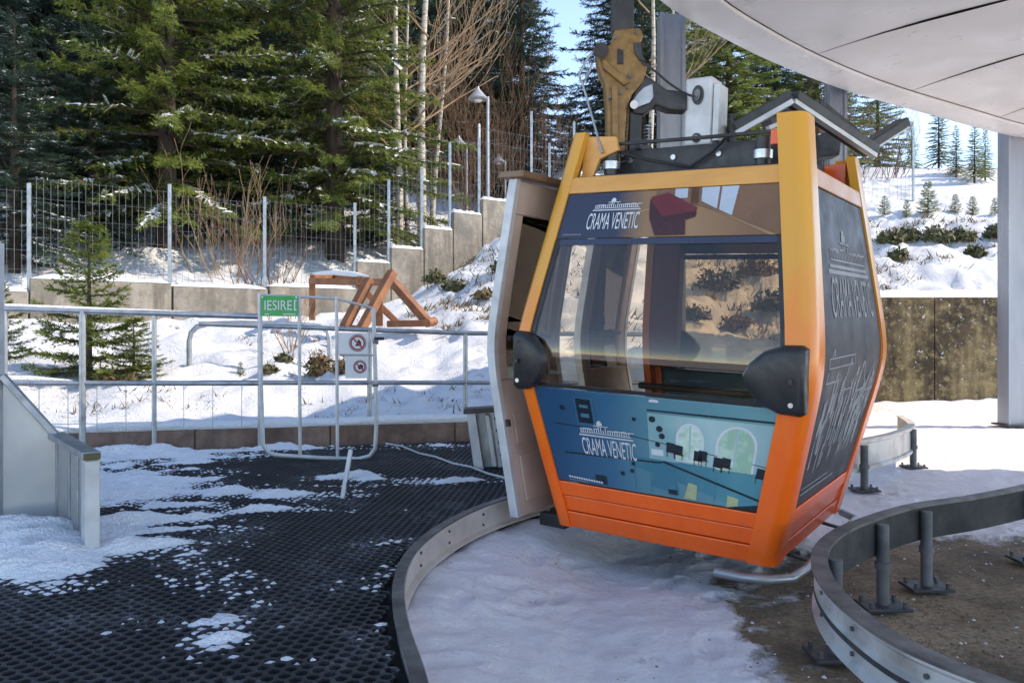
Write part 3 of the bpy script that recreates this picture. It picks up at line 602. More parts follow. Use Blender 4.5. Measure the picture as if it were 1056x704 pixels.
# prints: flat shapes laid on the panels in panel coordinates (s across 0..1, t up 0..1)
def printer(face, z0_, z1_, marg_l, marg_r):
    def f(s, t, lay=1):
        z = z0_+(z1_-z0_)*t; h = HW[face](z); return FP(face, -(h-marg_l)+(2*h-marg_l-marg_r)*s, z, (.0006 if face == "right" else .0007)*lay+.0004)
    return f
def pr(par, f, shapes, name='print', mats=None):
    ms = []; bb_ = MB()
    for lay, m_, pts in shapes:
        if m_ not in ms: ms.append(m_)
        bb_.cur = ms.index(m_); bb_.poly([f(s, t, lay) for s, t in pts])
    o = bb_.build(name, ms, par); return o
def rect(a_, b2, c_, d_): return [(a_, b2), (c_, b2), (c_, d_), (a_, d_)]
def arch(cx_, y0_, w_, h_, n=10): return [(cx_-w_, y0_), (cx_+w_, y0_)]+[(cx_+w_*math.cos(math.pi*i/n), y0_+h_*.55+h_*.45*math.sin(math.pi*i/n)) for i in range(n+1)]
def letters(par, f, txt, s0, t0, s1, t1, m_, lay=4, shear=0):
    V2, F2 = text_mesh(txt); bb_ = MB(); bb_.add([f(s0+(s1-s0)*q[0], t0+(t1-t0)*q[1], lay) for q in V2], F2); return bb_.build('lettering', m_, par)
def logo(par, f, s0, t0, s1, t1, m_, lay=4):
    g = lambda a_, b2: (s0+(s1-s0)*a_, t0+(t1-t0)*b2); sh = []
    rnd = random.Random(3)
    sh.append((lay, m_, [g(*q) for q in rect(0, 0, 1, .09)])); sh.append((lay, m_, [g(*q) for q in rect(.03, .2, .97, .25)]))
    for i in range(22):
        a_ = .04+i*.042; hgt = .42+.1*rnd.random()+(.3 if 6 < i < 13 else 0)*rnd.random()
        sh.append((lay, m_, [g(*q) for q in rect(a_, .27, a_+.016, hgt)]))
        if i % 3 == 0: sh.append((lay, m_, [g(*q) for q in [(a_-.01, hgt+.02), (a_+.1, hgt+.02), (a_+.09, hgt+.07), (a_, hgt+.07)]]))
    for a_, c_, h0, h1 in ((.3, .56, .72, .78), (.36, .46, .80, 1.0), (.1, .25, .50, .55), (.62, .95, .47, .52), (.38, .44, 1.0, 1.12)):
        sh.append((lay, m_, [g(*q) for q in rect(a_, h0, c_, h1)]))
    return pr(par, f, sh, 'emblem')
for face in ('front', 'back'):
    f = printer(face, 1.49, 1.722, .085, .115); q = PR[face, 'up']
    pr(q, f, [(2, 'p_wall', [(.45, .62), (.55, .62), (.66, .62), (.98, .04), (1, .04), (1, 1), (.45, 1)]), (3, 'p_frame', [(.36, .50), (.45, .60), (.45, .64), (.36, .54)]),
              (3, 'p_win', rect(.54, .80, .60, 1)), (3, 'p_win', [(.665, .72), (.735, .55), (.745, 1), (.665, 1)]), (3, 'p_win', [(.745, .53), (.80, .40), (.83, 1), (.755, 1)]),
              (2, 'p_frame', rect(.615, .66, .652, 1)), (3, 'p_frame', [(.645, .70), (.66, .66), (.98, 0), (.955, 0)]),
              (5, 'p_chair', [(.425, .80), (.435, .86), (.51, .93), (.65, .58), (.645, .52), (.495, .42)]), (4, 'p_chair_dark', [(.425, .80), (.495, .42), (.645, .52), (.645, .40), (.60, .34), (.605, .03), (.47, .03), (.435, .38), (.428, .60)]), (6, 'p_chair_dark', [(.428, .70), (.497, .40), (.648, .50), (.648, .47), (.497, .36), (.43, .66)])])
    logo(q, f, .145, .60, .385, .84, 'p_letter'); letters(q, f, 'CRAMA VENETIC', .13, .19, .385, .55, 'p_letter')
    pr(q, f, [(4, 'p_letter_dim', rect(.02+i*.012, .07, .029+i*.012, .10)) for i in range(8)], 'small_print')
    f = printer(face, .25, .735, .085, .115); q = PR[face, 'lo']
    sh = [(1, 'g_pool', [(.40, .28), (1, .05), (1, .36), (.42, .38)]), 
          (2, 'g_pale', [(.50, .38), (1, .34), (1, .84), (.50, .84)]), (3, 'g_pool', [(.62, .38), (1, .16), (1, .36)]), (2, 'g_pool', [(.46, .28), (.90, .02), (1, .06), (1, .10), (.56, .33)]),
          (4, 'g_arch', arch(.68, .40, .052, .36)), (3, 'p_letter', arch(.68, .39, .060, .39)), (4, 'g_arch', arch(.87, .36, .072, .42)), (3, 'p_letter', arch(.87, .35, .082, .45)),
          (5, 'p_pale', rect(.677, .42, .684, .76)), (5, 'p_pale', rect(.867, .38, .875, .78)),
          (3, 'p_dark', [(.07, .31), (.55, .34), (.56, .358), (.07, .325)]), (3, 'p_dark', [(.55, .36), (1, .10), (1, .122), (.57, .37)]), (3, 'p_dark', [(.86, .0), (1, .0), (1, .07)]),
          (3, 'p_dark', [(.05, .62), (.36, .60), (.36, .608), (.05, .628)]), (3, 'p_dark', [(.34, .60), (1, .44), (1, .447), (.34, .608)]), (3, 'p_dark', [(.50, .86), (1, .86), (1, .88), (.50, .875)]),
          (3, 'p_green', [(.66, .02), (.72, .02), (.72, .17), (.68, .19)]), (3, 'p_green', [(.86, 0), (.91, .03), (.91, .10), (.86, .12)]), (3, 'g_pool', [(.50, .10), (.64, .04), (.62, .20), (.52, .24)]), (4, 'p_dark', rect(.21, .03, .27, .12)), (4, 'p_dark', rect(.585, .04, .63, .09)),
          (3, 'p_blue', rect(.17, .64, .26, .93)), (4, 'p_dark', [(.18, .66), (.25, .66), (.25, .91), (.18, .91)]), (5, 'p_blue2', rect(.195, .72, .235, .76)), (5, 'p_blue2', rect(.195, .82, .235, .85)),
          (4, 'p_letter', arch(.53, .95, .02, .03, 6)), (3, 'p_letter', rect(.51, .42, .565, .48))]
    for a_, t in ((.595, .50), (.63, .485), (.715, .45), (.735, .46), (.80, .415), (.835, .42), (.98, .36)):
        sh += [(6, 'p_dark', [(a_-.016, t-.02), (a_+.02, t-.028), (a_+.022, t+.06), (a_-.014, t+.07)]), (6, 'p_chair_dark', [(a_-.018, t-.03), (a_+.028, t-.038), (a_+.02, t-.02), (a_-.016, t-.012)]), (6, 'p_dark', rect(a_-.014, t-.08, a_-.011, t-.03)), (6, 'p_dark', rect(a_+.017, t-.085, a_+.02, t-.03))]
    for a_, t, r_ in ((.44, .76, .009), (.52, .78, .015), (.55, .69, .015), (.56, .62, .014), (.54, .53, .012), (.11, .80, .012), (.36, .18, .011), (.42, .30, .01), (.41, .22, .010)):
        sh.append((4, 'p_dark', [(a_+r_*math.cos(k*.785), t+r_*2.2*math.sin(k*.785)) for k in range(8)]))
    for a_ in (.42, .50, .62, .80): sh.append((3, 'p_blue2', rect(a_, .02, a_+.002, .34)))
    pr(q, f, sh)
    logo(q, f, .17, .53, .43, .68, 'p_letter', 7); letters(q, f, 'CRAMA VENETIC', .175, .33, .44, .51, 'p_letter', 7)
    pr(q, f, [(5, 'p_letter', rect(.06+i*.0135, .05-.004*i*.3, .070+i*.0135, .068-.004*i*.3)) for i in range(14)]+[(5, 'p_letter_dim', rect(.06+i*.0135, .02, .070+i*.0135, .035)) for i in range(8)], 'small_print')
f = printer('right', .25, 1.722, .15, .15); q = side_panel
logo(q, f, .16, .755, .86, .87, 'p_sketch'); letters(q, f, 'CRAMA VENETIC', .16, .595, .90, .725, 'p_sketch')
pr(q, f, [(3, 'p_sketch', rect(.14, .735, .90, .748))], 'rule')
sh = []; rnd = random.Random(5)
for i in range(90):
    s0 = .08+rnd.random()*.82; t0 = .09+rnd.random()*.25*(1-.3*s0)+s0*.03; h_ = .03+rnd.random()*.11
    sh.append((3, 'p_sketch', [(s0, t0), (s0+.008+rnd.random()*.018, t0+.004), (s0+.02+rnd.random()*.02, t0+h_), (s0+.012, t0+h_)]))
for s0, t0 in ((.08, .40), (.35, .36), (.60, .34), (.78, .33)):
    sh += [(4, 'p_sketch', [(s0, t0), (s0+.01, t0), (s0+.09, t0+.10), (s0+.08, t0+.10)]), (4, 'p_sketch', [(s0+.08, t0+.10), (s0+.09, t0+.10), (s0+.17, t0-.01), (s0+.16, t0-.01)]), (3, 'p_sketch', rect(s0, t0-.006, s0+.17, t0))]
sh += [(3, 'p_sketch', rect(.10, .47, .50, .474)), (3, 'p_sketch', rect(.10, .44, .48, .444)), (3, 'p_sketch', rect(.496, .44, .503, .474)), (3, 'p_sketch', rect(.10, .44, .107, .474)), (4, 'p_letter_dim', rect(.06, .035, .62, .042)), (4, 'p_letter_dim', rect(.06, .055, .5, .06))]
pr(q, f, sh, 'sketch_print')
# floor, roof, benches, liners
def lbox(x0, y0, z0_, x1, y1, z1_, name, m_, par=None, bevel=.008):
    bb_ = MB(); bb_.hexa([L(x0, y0, z0_), L(x1, y0, z0_), L(x1, y1, z0_), L(x0, y1, z0_), L(x0, y0, z1_), L(x1, y0, z1_), L(x1, y1, z1_), L(x0, y1, z1_)]); return bb_.build(name, m_, par or cab, bevel=bevel)
lbox(-.53, -.63, -.012, .53, .63, .05, 'floor', 'interior_dark')
lbox(-.56, -.55, 1.795, .56, .55, 1.83, 'roof', 'dark_steel')
lbox(-.50, .36, .40, .58, .72, .47, 'bench', 'seat_vinyl'); lbox(-.50, -.70, .40, .58, -.36, .47, 'bench', 'seat_vinyl')
lbox(-.48, .50, .08, .50, .62, .40, 'bench_support', 'interior_dark'); lbox(-.48, -.62, .08, .50, -.50, .40, 'bench_support', 'interior_dark')
lbox(-.62, .68, .76, .66, .72, .80, 'back_rail', 'black_plastic'); lbox(-.10, -.735, .76, .64, -.70, .79, 'back_rail', 'black_plastic')
face_slab('right', .25, 1.72, 'liner', 'interior_dark', -.035, -.02, marg=.10, seg=zs_, smooth=True)
# the dark red inner lining of the far post
for sx in (-1,):
    MB().hexa([L(-wz(.8)+.05, lz(.8)-.16, .75), L(-wz(.8)+.23, lz(.8)-.16, .75), L(-wz(.8)+.23, lz(.8)-.06, .75), L(-wz(.8)+.05, lz(.8)-.06, .75), L(-wz(1.72)+.05, lz(1.72)-.14, 1.79), L(-wz(1.72)+.22, lz(1.72)-.14, 1.79), L(-wz(1.72)+.22, lz(1.72)-.05, 1.79), L(-wz(1.72)+.05, lz(1.72)-.05, 1.79)]).build('post_lining', 'interior_red', cab, bevel=.01)
# bumpers on the posts: black D shaped pads with three bolts
def bumper(face, s_, wd):
    o1 = [(.0, -.135), (.0, .135), (-.03, .15), (-.12, .148), (-.22, .12), (-.30, .065), (-.335, .01), (-.31, -.05), (-.24, -.11), (-.14, -.145), (-.03, -.15)]
    pts = [(s_*(wz(.88)-.012+q[0]*wd/.335), .865+q[1]) for q in o1]
    rings = []
    for off, k in ((-.0, 1.0), (.035, 1.0), (.055, .93), (.062, .80)):
        cxm = s_*(wz(.88)-.012-.15*wd/.335); rings.append([FP(face, cxm+(a_-cxm)*k, .865+(z-.865)*k, off+(.012 if abs(z-.865) > .1 else 0)) for a_, z in pts])
    bb_ = MB(); n_ = len(pts); bb_.v = [tuple(q) for r_ in rings for q in r_]
    for i in range(3):
        for j in range(n_): bb_.f.append((i*n_+j, i*n_+(j+1) % n_, i*n_+n_+(j+1) % n_, i*n_+n_+j))
    bb_.f += [tuple(3*n_+j for j in range(n_)), tuple(reversed(range(n_)))]; bb_.m = [0]*len(bb_.f)
    o = bb_.build('bumper', 'black_plastic', cab, smooth=True)
    for dz, m_ in ((.10, 'black_plastic'), (0, 'black_plastic'), (-.10, 'alu')):
        a_ = s_*(wz(.88)-.085*wd/.335); MB().tube([FP(face, a_, .865+dz, .05), FP(face, a_, .865+dz, .074)], .011, 10).build('bolt', m_, o, smooth=True)
bumper('front', 1, .27); bumper('front', -1, .18); bumper('back', 1, .33); bumper('back', -1, .33)
# guide tube below the floor
MB().tube([L(.34, -.80, -.03), L(.46, -.79, -.032), L(.56, -.75, -.034), L(.64, -.66, -.036), L(.66, -.5, -.036), L(.665, .3, -.036), L(.66, .62, -.036), L(.56, .72, -.034)], .021, 10).build('guide_tube', 'galv', cab, smooth=True)
for y_ in (-.35, .35): MB().bar(L(.45, y_, -.01), L(.665, y_, -.036), .03, .012).build('tube_bracket', 'dark_steel', cab)
# open sliding door leaves on the platform side
def door(y0, y1, out_):
    zs2 = [.03, .2, .4, .6, .72, .8, .88, .96, 1.05, 1.2, 1.45, 1.70, 1.80]
    def dp(y, z, o_): return L(-wz(z)-out_-o_, y, z)
    dr = None
    def strip(ya, yb, za, zb, o0, o1, name, m_, par, bevel=.004):
        zz = [z for z in zs2 if za < z < zb]; zz = [za]+zz+[zb]; bb_ = MB(); bb_.v = []
        for z in zz: bb_.v += [tuple(dp(ya, z, o0)), tuple(dp(yb, z, o0)), tuple(dp(yb, z, o1)), tuple(dp(ya, z, o1))]
        for i in range(len(zz)-1):
            for j in range(4): bb_.f.append((i*4+j, i*4+(j+1) % 4, i*4+4+(j+1) % 4, i*4+4+j))
        bb_.f += [(3, 2, 1, 0), tuple((len(zz)-1)*4+j for j in range(4))]; bb_.m = [0]*len(bb_.f); return bb_.build(name, m_, par, bevel=bevel)
    dr = strip(y0+.04, y1-.04, .03, .74, 0, .04, 'door', 'beige_panel', cab)
    strip(y0+.10, y1-.1, .10, .34, -.012, -.001, 'inner_pocket', 'beige_panel', dr); strip(y0+.10, y1-.1, .40, .56, -.010, -.001, 'inner_pocket', 'beige_panel', dr)
    strip(y0, y0+.04, .03, 1.80, -.005, .045, 'edge_seal', 'galv_pale', dr); strip(y1-.04, y1, .03, 1.80, -.005, .045, 'edge_seal', 'galv_pale', dr)
    strip(y0+.04, y0+.12, .742, 1.62, 0, .04, 'stile', 'beige_panel', dr); strip(y1-.12, y1-.04, .742, 1.62, 0, .04, 'stile', 'beige_panel', dr)
    strip(y0+.04, y1-.04, 1.622, 1.79, 0, .04, 'top_rail', 'beige_panel', dr); strip(y0+.121, y1-.121, .742, 1.62, .016, .022, 'pane', 'pane', dr, 0)
    strip(y0-.03, y1+.03, 1.802, 1.835, -.06, .09, 'cap', 'brown_cap', dr); strip(y0+.02, y0+.05, .50, .535, -.02, .0, 'latch', 'black_plastic', dr)
    strip(y0+.12, y1-.12, .95, .975, -.02, -.002, 'bar', 'dark_steel', dr)
door(-.80, -.12, .17); door(.14, .80, .17)
lbox(-.62, -.55, -.03, -.50, .55, .03, 'sill', 'dark_steel')
for y_ in (-.62, -.52): lbox(-.69, y_-.03, -.03, -.53, y_+.03, .04, 'door_guide', 'black_plastic')
# roof carrier: cross bars, suspension block, link arm, casting, tube, levers
RZ = 1.83
def RB(p0, p1, a_, c_, name, m_, bevel=.005): return MB().bar(p0, p1, a_, c_).build(name, m_, cab, bevel=bevel)
RB(L(-.50, -.36, 1.90), L(.46, -.36, 1.90), .06, .15, 'carrier_bar', 'dark_steel'); RB(L(-.50, .36, 1.90), L(.46, .36, 1.90), .06, .15, 'carrier_bar', 'dark_steel')
RB(L(-.46, -.33, 1.89), L(-.46, .33, 1.89), .08, .10, 'carrier_beam', 'dark_steel'); RB(L(.02, -.33, 1.89), L(.02, .33, 1.89), .16, .12, 'carrier_beam', 'dark_steel'); RB(L(.42, -.33, 1.89), L(.42, .33, 1.89), .08, .10, 'carrier_beam', 'dark_steel')
def W(px, py, Y): return P(px, py, Y)
HY = 4.45
blk = MB(); c0 = W(725, 118, HY); ax = (Mr @ Vector((1, 0, 0)), Mr @ Vector((0, 1, 0)), Mr @ Vector((0, 0, 1)))
blk.box(c0, (.15, .16, .36), ax); bo = blk.build('suspension_block', 'white_block', cab, bevel=.012)
MB().box(c0+ax[0]*.095-ax[2]*.01, (.035, .13, .30), ax).build('side_plate', 'galv_pale', bo, bevel=.004)
for dz, rx_, rz_ in ((.085, .032, .052), (-.14, .026, .026)):
    MB().prism([c0-ax[1]*.081+ax[2]*dz+ax[0]*(rx_*math.cos(t))+ax[2]*(rz_*math.sin(t)) for t in np.linspace(0, 6.283, 19)[:-1]], ax[1]*-.006).build('recess_cover', 'black_plastic', bo)
    MB().prism([c0-ax[1]*.088+ax[2]*dz+ax[0]*(rx_*.6*math.cos(t))+ax[2]*(rz_*.6*math.sin(t)) for t in np.linspace(0, 6.283, 13)[:-1]], ax[1]*-.008).build('bolt', 'bolt', bo)
def plate(pxs, Y, th, name, m_, bevel=.006, par=None): return MB().prism([W(a_, c_, Y) for a_, c_ in pxs], (0, th, 0)).build(name, m_, par or cab, bevel=bevel)
hg = plate([(634, 30), (660, 28), (664, 36), (661, 44), (663, 58), (668, 68), (664, 84), (652, 98), (647, 112), (645, 140), (645, 170), (627, 170), (626, 110), (624, 86), (617, 66), (616, 55), (622, 48), (630, 46)], HY-.06, .12, 'hanger_casting', 'cast_amber', .012)
plate([(631, 88), (637, 88), (638, 166), (632, 166)], HY-.085, .025, 'rib', 'cast_amber', .004, hg); plate([(622, 60), (636, 72), (650, 84), (644, 88), (622, 70)], HY-.085, .025, 'rib', 'cast_amber', .004, hg)
plate([(637, 50), (643, 52), (643, 66), (637, 66)], HY-.068, .01, 'opening', 'black_plastic', 0, hg); plate([(654, 44), (661, 44), (663, 58), (667, 64), (660, 62), (655, 54)], HY-.075, .02, 'cover', 'dark_steel', 0, hg)
for a_, c_ in ((634, 38), (657, 33), (650, 78), (641, 95)): MB().tube([W(a_, c_, HY-.06), W(a_, c_, HY-.08)], .011, 8).build('bolt', 'bolt', hg)
MB().tube([W(620, 52, HY-.12), W(620, 52, HY+.02)], .04, 14).build('roller', 'black_plastic', hg, smooth=True)
plate([(632, -40), (654, -40), (654, 32), (632, 32)], HY-.055, .11, 'hanger_tube', 'dark_steel', .012)
plate([(665, 77), (674, 82), (688, 92), (709, 94), (709, 114), (690, 113), (676, 108), (664, 118), (654, 117), (650, 105), (656, 92)], HY-.05, .10, 'link_arm', 'dark_steel', .012)
lp = plate([(657, 97), (664, 90), (673, 86), (674, 100), (670, 106), (654, 112), (651, 106)], HY-.075, .02, 'link_plate', 'galv', .004)
MB().tube([W(654, 108, HY-.09), W(654, 108, HY+.08)], .022, 12).build('pivot_pin', 'alu', lp, smooth=True)
plate([(650, 115), (662, 117), (661, 172), (648, 172)], HY-.03, .07, 'drop_strut', 'dark_steel', .006)
plate([(643, 108), (650, 112), (646, 172), (641, 172)], HY+.0, .05, 'chain_guard', 'cast_amber', .003)
MB().tube([W(615, 50, HY-.1), W(606, 60, HY-.1), W(597, 78, HY-.1), W(599, 84, HY-.1), W(604, 82, HY-.1), W(611, 66, HY-.1)], .007, 8).build('lever_loop', 'galv', cab, smooth=True)
MB().tube([W(600, 84, HY-.1), W(610, 118, HY-.12), W(621, 158, HY-.2)], .006, 8).build('pull_rod', 'galv', cab, smooth=True)
MB().tube([L(-.42, -.50, 1.99), L(.1, -.5, 1.985), L(.44, -.5, 1.985)], .010, 8).build('roof_rod', 'dark_steel', cab, smooth=True)
MB().tube([L(-.42, -.50, 1.97), L(-.2, -.48, 1.90), L(.0, -.42, 1.86), L(.12, -.42, 1.93), L(.2, -.47, 1.98)], .008, 8).build('hose', 'black_plastic', cab, smooth=True)
sp_ = [W(668+3.5*math.cos(t*1.0), 128+t*.55, HY+.02)+Vector((0, .02*math.sin(t), 0)) for t in np.arange(0, 75, .55)]
MB().tube(sp_, .0045, 5).build('coil_spring', 'galv', cab, smooth=True)
for a_, c_ in ((629, 160), (635, 166), (642, 160), (629, 100), (648, 90)): MB().tube([W(a_, c_, HY-.06), W(a_, c_, HY-.085)], .010, 6).build('bolt', 'bolt', hg)
for k in range(13): MB().box(W(645-.15*k, 112+4.6*k, HY-.02), (.018, .03, .014)).build('chain_link', 'dark_steel', cab)
MB().tube([W(662, 64, HY-.07), W(676, 74, HY-.09), W(690, 86, HY-.09), W(705, 96, HY-.08), W(716, 100, HY-.1)], .006, 6).build('hose', 'black_plastic', cab, smooth=True)
MB().tube([W(640, 168, HY-.1), W(665, 160, HY-.1), W(690, 164, HY-.12), W(716, 156, HY-.14)], .007, 6).build('hose', 'black_plastic', cab, smooth=True)
RB(L(-.50, -.20, 1.86), L(.46, -.20, 1.86), .03, .04, 'roof_bar', 'galv'); RB(L(-.30, -.40, 1.99), L(-.30, .40, 1.99), .03, .03, 'roof_bar', 'dark_steel')
for x_ in (-.34, -.1, .14, .34): MB().tube([L(x_, -.392, 1.92), L(x_, -.402, 1.92)], .014, 8).build('bolt', 'alu', cab)
# angled roof guides
def guide(pts, nm):
    for (a_, c_, Y0), (d_, e_, Y1) in zip(pts[:-1], pts[1:]):
        p0, p1 = W(a_, c_, Y0), W(d_, e_, Y1); u = (p1-p0).normalized(); o = MB().bar(p0, p1, .10, .055).build('roof_guide', 'dark_steel', cab, bevel=.008)
        dn = Vector((0, 0, -.034)); MB().bar(p0+dn-Vector((0, .035, 0)), p1+dn-Vector((0, .035, 0)), .035, .024).build('wear_strip', 'galv_pale', o)
guide([(757, 133, 4.25), (815, 100, 4.2), (899, 156, 4.6)], 'a'); guide([(893, 151, 4.75), (931, 127, 4.9)], 'b'); guide([(790, 128, 4.9), (840, 108, 5.0), (880, 140, 5.1)], 'c')
MB().tube([W(755, 118, 4.3), W(757, 150, 4.3)], .014, 8).build('guide_pin', 'dark_steel', cab, smooth=True)
plate([(843, 140), (852, 136), (868, 146), (866, 160), (846, 162)], 4.75, .12, 'guide_bracket', 'dark_steel'); plate([(808, 106), (826, 106), (822, 150), (812, 150)], 4.4, .05, 'guide_bracket', 'dark_steel')
plate([(752, 128), (757, 128), (758, 172), (753, 172)], 4.4, .05, 'guide_bracket', 'dark_steel')

# ------------------------------------------------------------------ platform furniture
# folded sheet-steel wind guard at the left edge
A0, A1, A2 = Vector((-3.4, 3.70, 0)), Vector((-2.29, 4.14, 0)), Vector((-1.815, 3.56, 0))
gd = thing('steel_guard', 'folded grey sheet steel guard with sloping top at the left edge', 'guard', (-2.3, 4.1, 0))
def vplate(a_, b2, za0, za1, zb, th, name, m_, bevel=.002):
    d_ = (b2-a_).normalized(); N = Vector((-d_.y, d_.x, 0))*th
    MB().hexa([a_+Vector((0, 0, zb)), b2+Vector((0, 0, zb)), b2+N+Vector((0, 0, zb)), a_+N+Vector((0, 0, zb)), a_+Vector((0, 0, za0)), b2+Vector((0, 0, za1)), b2+N+Vector((0, 0, za1)), a_+N+Vector((0, 0, za0))]).build(name, m_, gd, bevel=bevel)
ztop = lambda q: .43+(.75-.43)*(q-A1).length/.245
Am = A1+(A0-A1).normalized()*.235
vplate(Am, A1, .73, .43, .0, .012, 'sheet_panel', 'sheet_steel')
MB().box(Am+Vector((-.02, -.01, .7)), (.05, .05, 1.4)).build('corner_post', 'galv_pale', gd, bevel=.004)
vplate(A0, Am+Vector((-.045, -.0, 0)), 1.35, 1.35, .0, .012, 'sheet_panel', 'sheet_steel')
d_ = (A2-A1).normalized()
vplate(A1, A1+d_*.33, .43, .42, .0, .012, 'sheet_panel', 'sheet_steel'); vplate(A1+d_*.335, A2-d_*.06, .42, .415, 0, .012, 'sheet_panel', 'sheet_steel')
for t in (.02, .30, .48): MB().box(A1+d_*t+Vector((.012, -.012, .21)), (.03, .02, .418), (d_, Vector((d_.y, -d_.x, 0)), Vector((0, 0, 1)))).build('rib', 'galv', gd, bevel=.003)
MB().box(A2-d_*.02+Vector((0, 0, .205)), (.075, .06, .41), (d_, Vector((d_.y, -d_.x, 0)), Vector((0, 0, 1)))).build('end_post', 'galv_pale', gd, bevel=.005)
MB().bar(Am+Vector((0, 0, .75)), A1+Vector((0, 0, .445)), .07, .03).build('coping', 'galv', gd, bevel=.004); MB().bar(A1+Vector((0, 0, .445)), A2+Vector((0, 0, .428)), .075, .03).build('coping', 'galv', gd, bevel=.004)
MB().box(A2+Vector((-.006, 0, .428))+d_*.03, (.03, .06, .025), (d_, Vector((d_.y, -d_.x, 0)), Vector((0, 0, 1)))).build('end_plug', 'shrub_leaf', gd)

# tube railing in front of the low wall
def ry(x): return lw(x)-.16
rl = thing('railing', 'grey tube railing with snow on its bars left of the gate', 'railing', (-3.5, ry(-3.5), 0))
def Rp(px, z):      # point on the railing line below a pixel column
    k = (px-528)/FPX; Y_ = (6.5+.2727*3.9-.16)/(1-.2727*k); return Vector((k*Y_, Y_, z))
topz = lambda px: CAMZ+(HZ-(318+.031*px))/FPX*Rp(px, 0).y
midz = lambda px: CAMZ+(HZ-395)/FPX*Rp(px, 0).y
for px_, r_ in ((-40, .024), (5, .02), (85, .026), (159, .019), (268, .018)):
    q = Rp(px_, 0); MB().tube([q, q+Vector((0, 0, topz(px_)))], r_, 10).build('post', 'galv', rl, smooth=True)
for k, (z_, r_) in enumerate(((topz, .025), (midz, .021))):
    for a_, c_ in ((-120, 85), (85, 268)): MB().tube([Rp(a_, z_(a_)), Rp(c_, z_(c_))], r_, 10).build('top_rail' if k == 0 else 'middle_rail', 'galv', rl, smooth=True)
MB().tube([Rp(-100, topz(-100)+.02), Rp(20, topz(20)+.021), Rp(80, topz(80)+.018), Rp(170, topz(170)+.017), Rp(240, topz(240)+.012)], [.016, .018, .017, .012, .004], 8).build('snow_crust', 'snow_clean', rl, smooth=True)
MB().tube([Rp(-100, midz(-100)+.03), Rp(30, midz(30)+.03), Rp(75, midz(75)+.02)], [.025, .03, .006], 8).build('snow_crust', 'snow_clean', rl, smooth=True)
for k in range(9):
    px_ = 8+k*30; q = Rp(px_, .17) + Vector((0, .03, 0)); MB().tube([q, q+Vector((0, 0, midz(px_)-.17))], .003, 4).build('wire', 'galv', rl)
# second railing on the low wall, right of the gate and past the cabin
def R2(px, z):
    k = (px-528)/FPX; Y_ = (6.5+.2727*3.9+.1)/(1-.2727*k); return Vector((k*Y_, Y_, z))
r2 = thing('railing', 'blue grey tube railing standing on the low wall right of the gate', 'railing', (-.8, lw(-.8)+.1, .15))
t2 = lambda px: CAMZ+(HZ-(335+.0355*(min(px, 520)-240)))/FPX*R2(px, 0).y
m2 = lambda px: CAMZ+(HZ-394.5)/FPX*R2(px, 0).y
for px_ in (381, 480, 575, 668): q = R2(px_, .1); MB().tube([q, q+Vector((0, 0, t2(px_)-.1))], .021, 10).build('post', 'galv', r2, smooth=True)
for z_, nm in ((t2, 'top_rail'), (m2, 'middle_rail')):
    for a_, c_ in ((205, 381), (381, 480), (480, 700)): MB().tube([R2(a_, z_(a_)), R2(c_, z_(c_))], .021, 10).build(nm, 'galv', r2, smooth=True)
# gate
gt = thing('gate', 'narrow tube gate with round bottom corners in front of the railing', 'gate', (-1.5, 6.35, 0))
GY = 6.25
def g3(px, py, dy=0): Y_ = GY+.25*((px-528)/FPX*6.4+1.5)+dy; return P(px, py, Y_)
MB().tube([g3(268, 302), g3(269, 400), g3(271, 458), g3(276, 466), g3(284, 469), g3(330, 472), g3(370, 473), g3(381, 470), g3(387, 462), g3(388, 440), g3(387, 380), g3(385, 318)], .0165, 10).build('frame', 'galv_pale', gt, smooth=True)
for a_, c_ in ((309.5, 471), (348, 472.5)): MB().tube([g3(a_-1, 306), g3(a_, c_)], .013, 8).build('bar', 'galv_pale', gt, smooth=True)
MB().tube([g3(268, 304), g3(310, 306), g3(348, 308), g3(385, 318)], .010, 8).build('top_bar', 'galv_pale', gt, smooth=True)
MB().tube([g3(350, 366), g3(388, 366)], .008, 8).build('cross_bar', 'galv_pale', gt, smooth=True); MB().tube([g3(386, 349, -.02), g3(396, 349, -.02)], .012, 8).build('latch', 'dark_steel', gt, smooth=True)
for py_ in (352, 396): MB().tube([g3(384, py_), g3(390, py_)], .022, 8).build('hinge', 'galv', gt, smooth=True)
# signs
def sign(name, label, cat, x0, y0, x1, y1, m_, dy=-.03, grp=None):
    c_ = g3((x0+x1)/2, y1, dy); t = thing(name, label, cat, c_, grp)
    MB().prism([g3(x0, y1, dy), g3(x1, y1, dy), g3(x1, y0, dy), g3(x0, y0, dy)], (0, .006, 0)).build('plate', m_, t)
    return t, (lambda s, q, lay=1: g3(x0+(x1-x0)*s, y1+(y0-y1)*q, dy-.0015*lay))
t, f = sign('exit_sign', 'small green sign with white lettering on top of the gate', 'sign', 269, 305, 307, 326, 'sign_green')
letters(t, f, 'IESIRE', .10, .30, .84, .78, 'sign_white', 1); pr(t, f, [(1, 'sign_white', rect(.90, .28, .935, .80)), (1, 'sign_white', rect(.935, .28, .97, .34)), (1, 'sign_white', rect(.935, .74, .97, .80)), (1, 'sign_white', rect(.1, .08, .22, .12)), (1, 'sign_white', rect(.6, .08, .94, .12))])
for sx in (.04, .96): MB().tube([f(sx, .93, 0), f(sx, .93, 5)], .006, 8).build('bolt', 'alu', t)
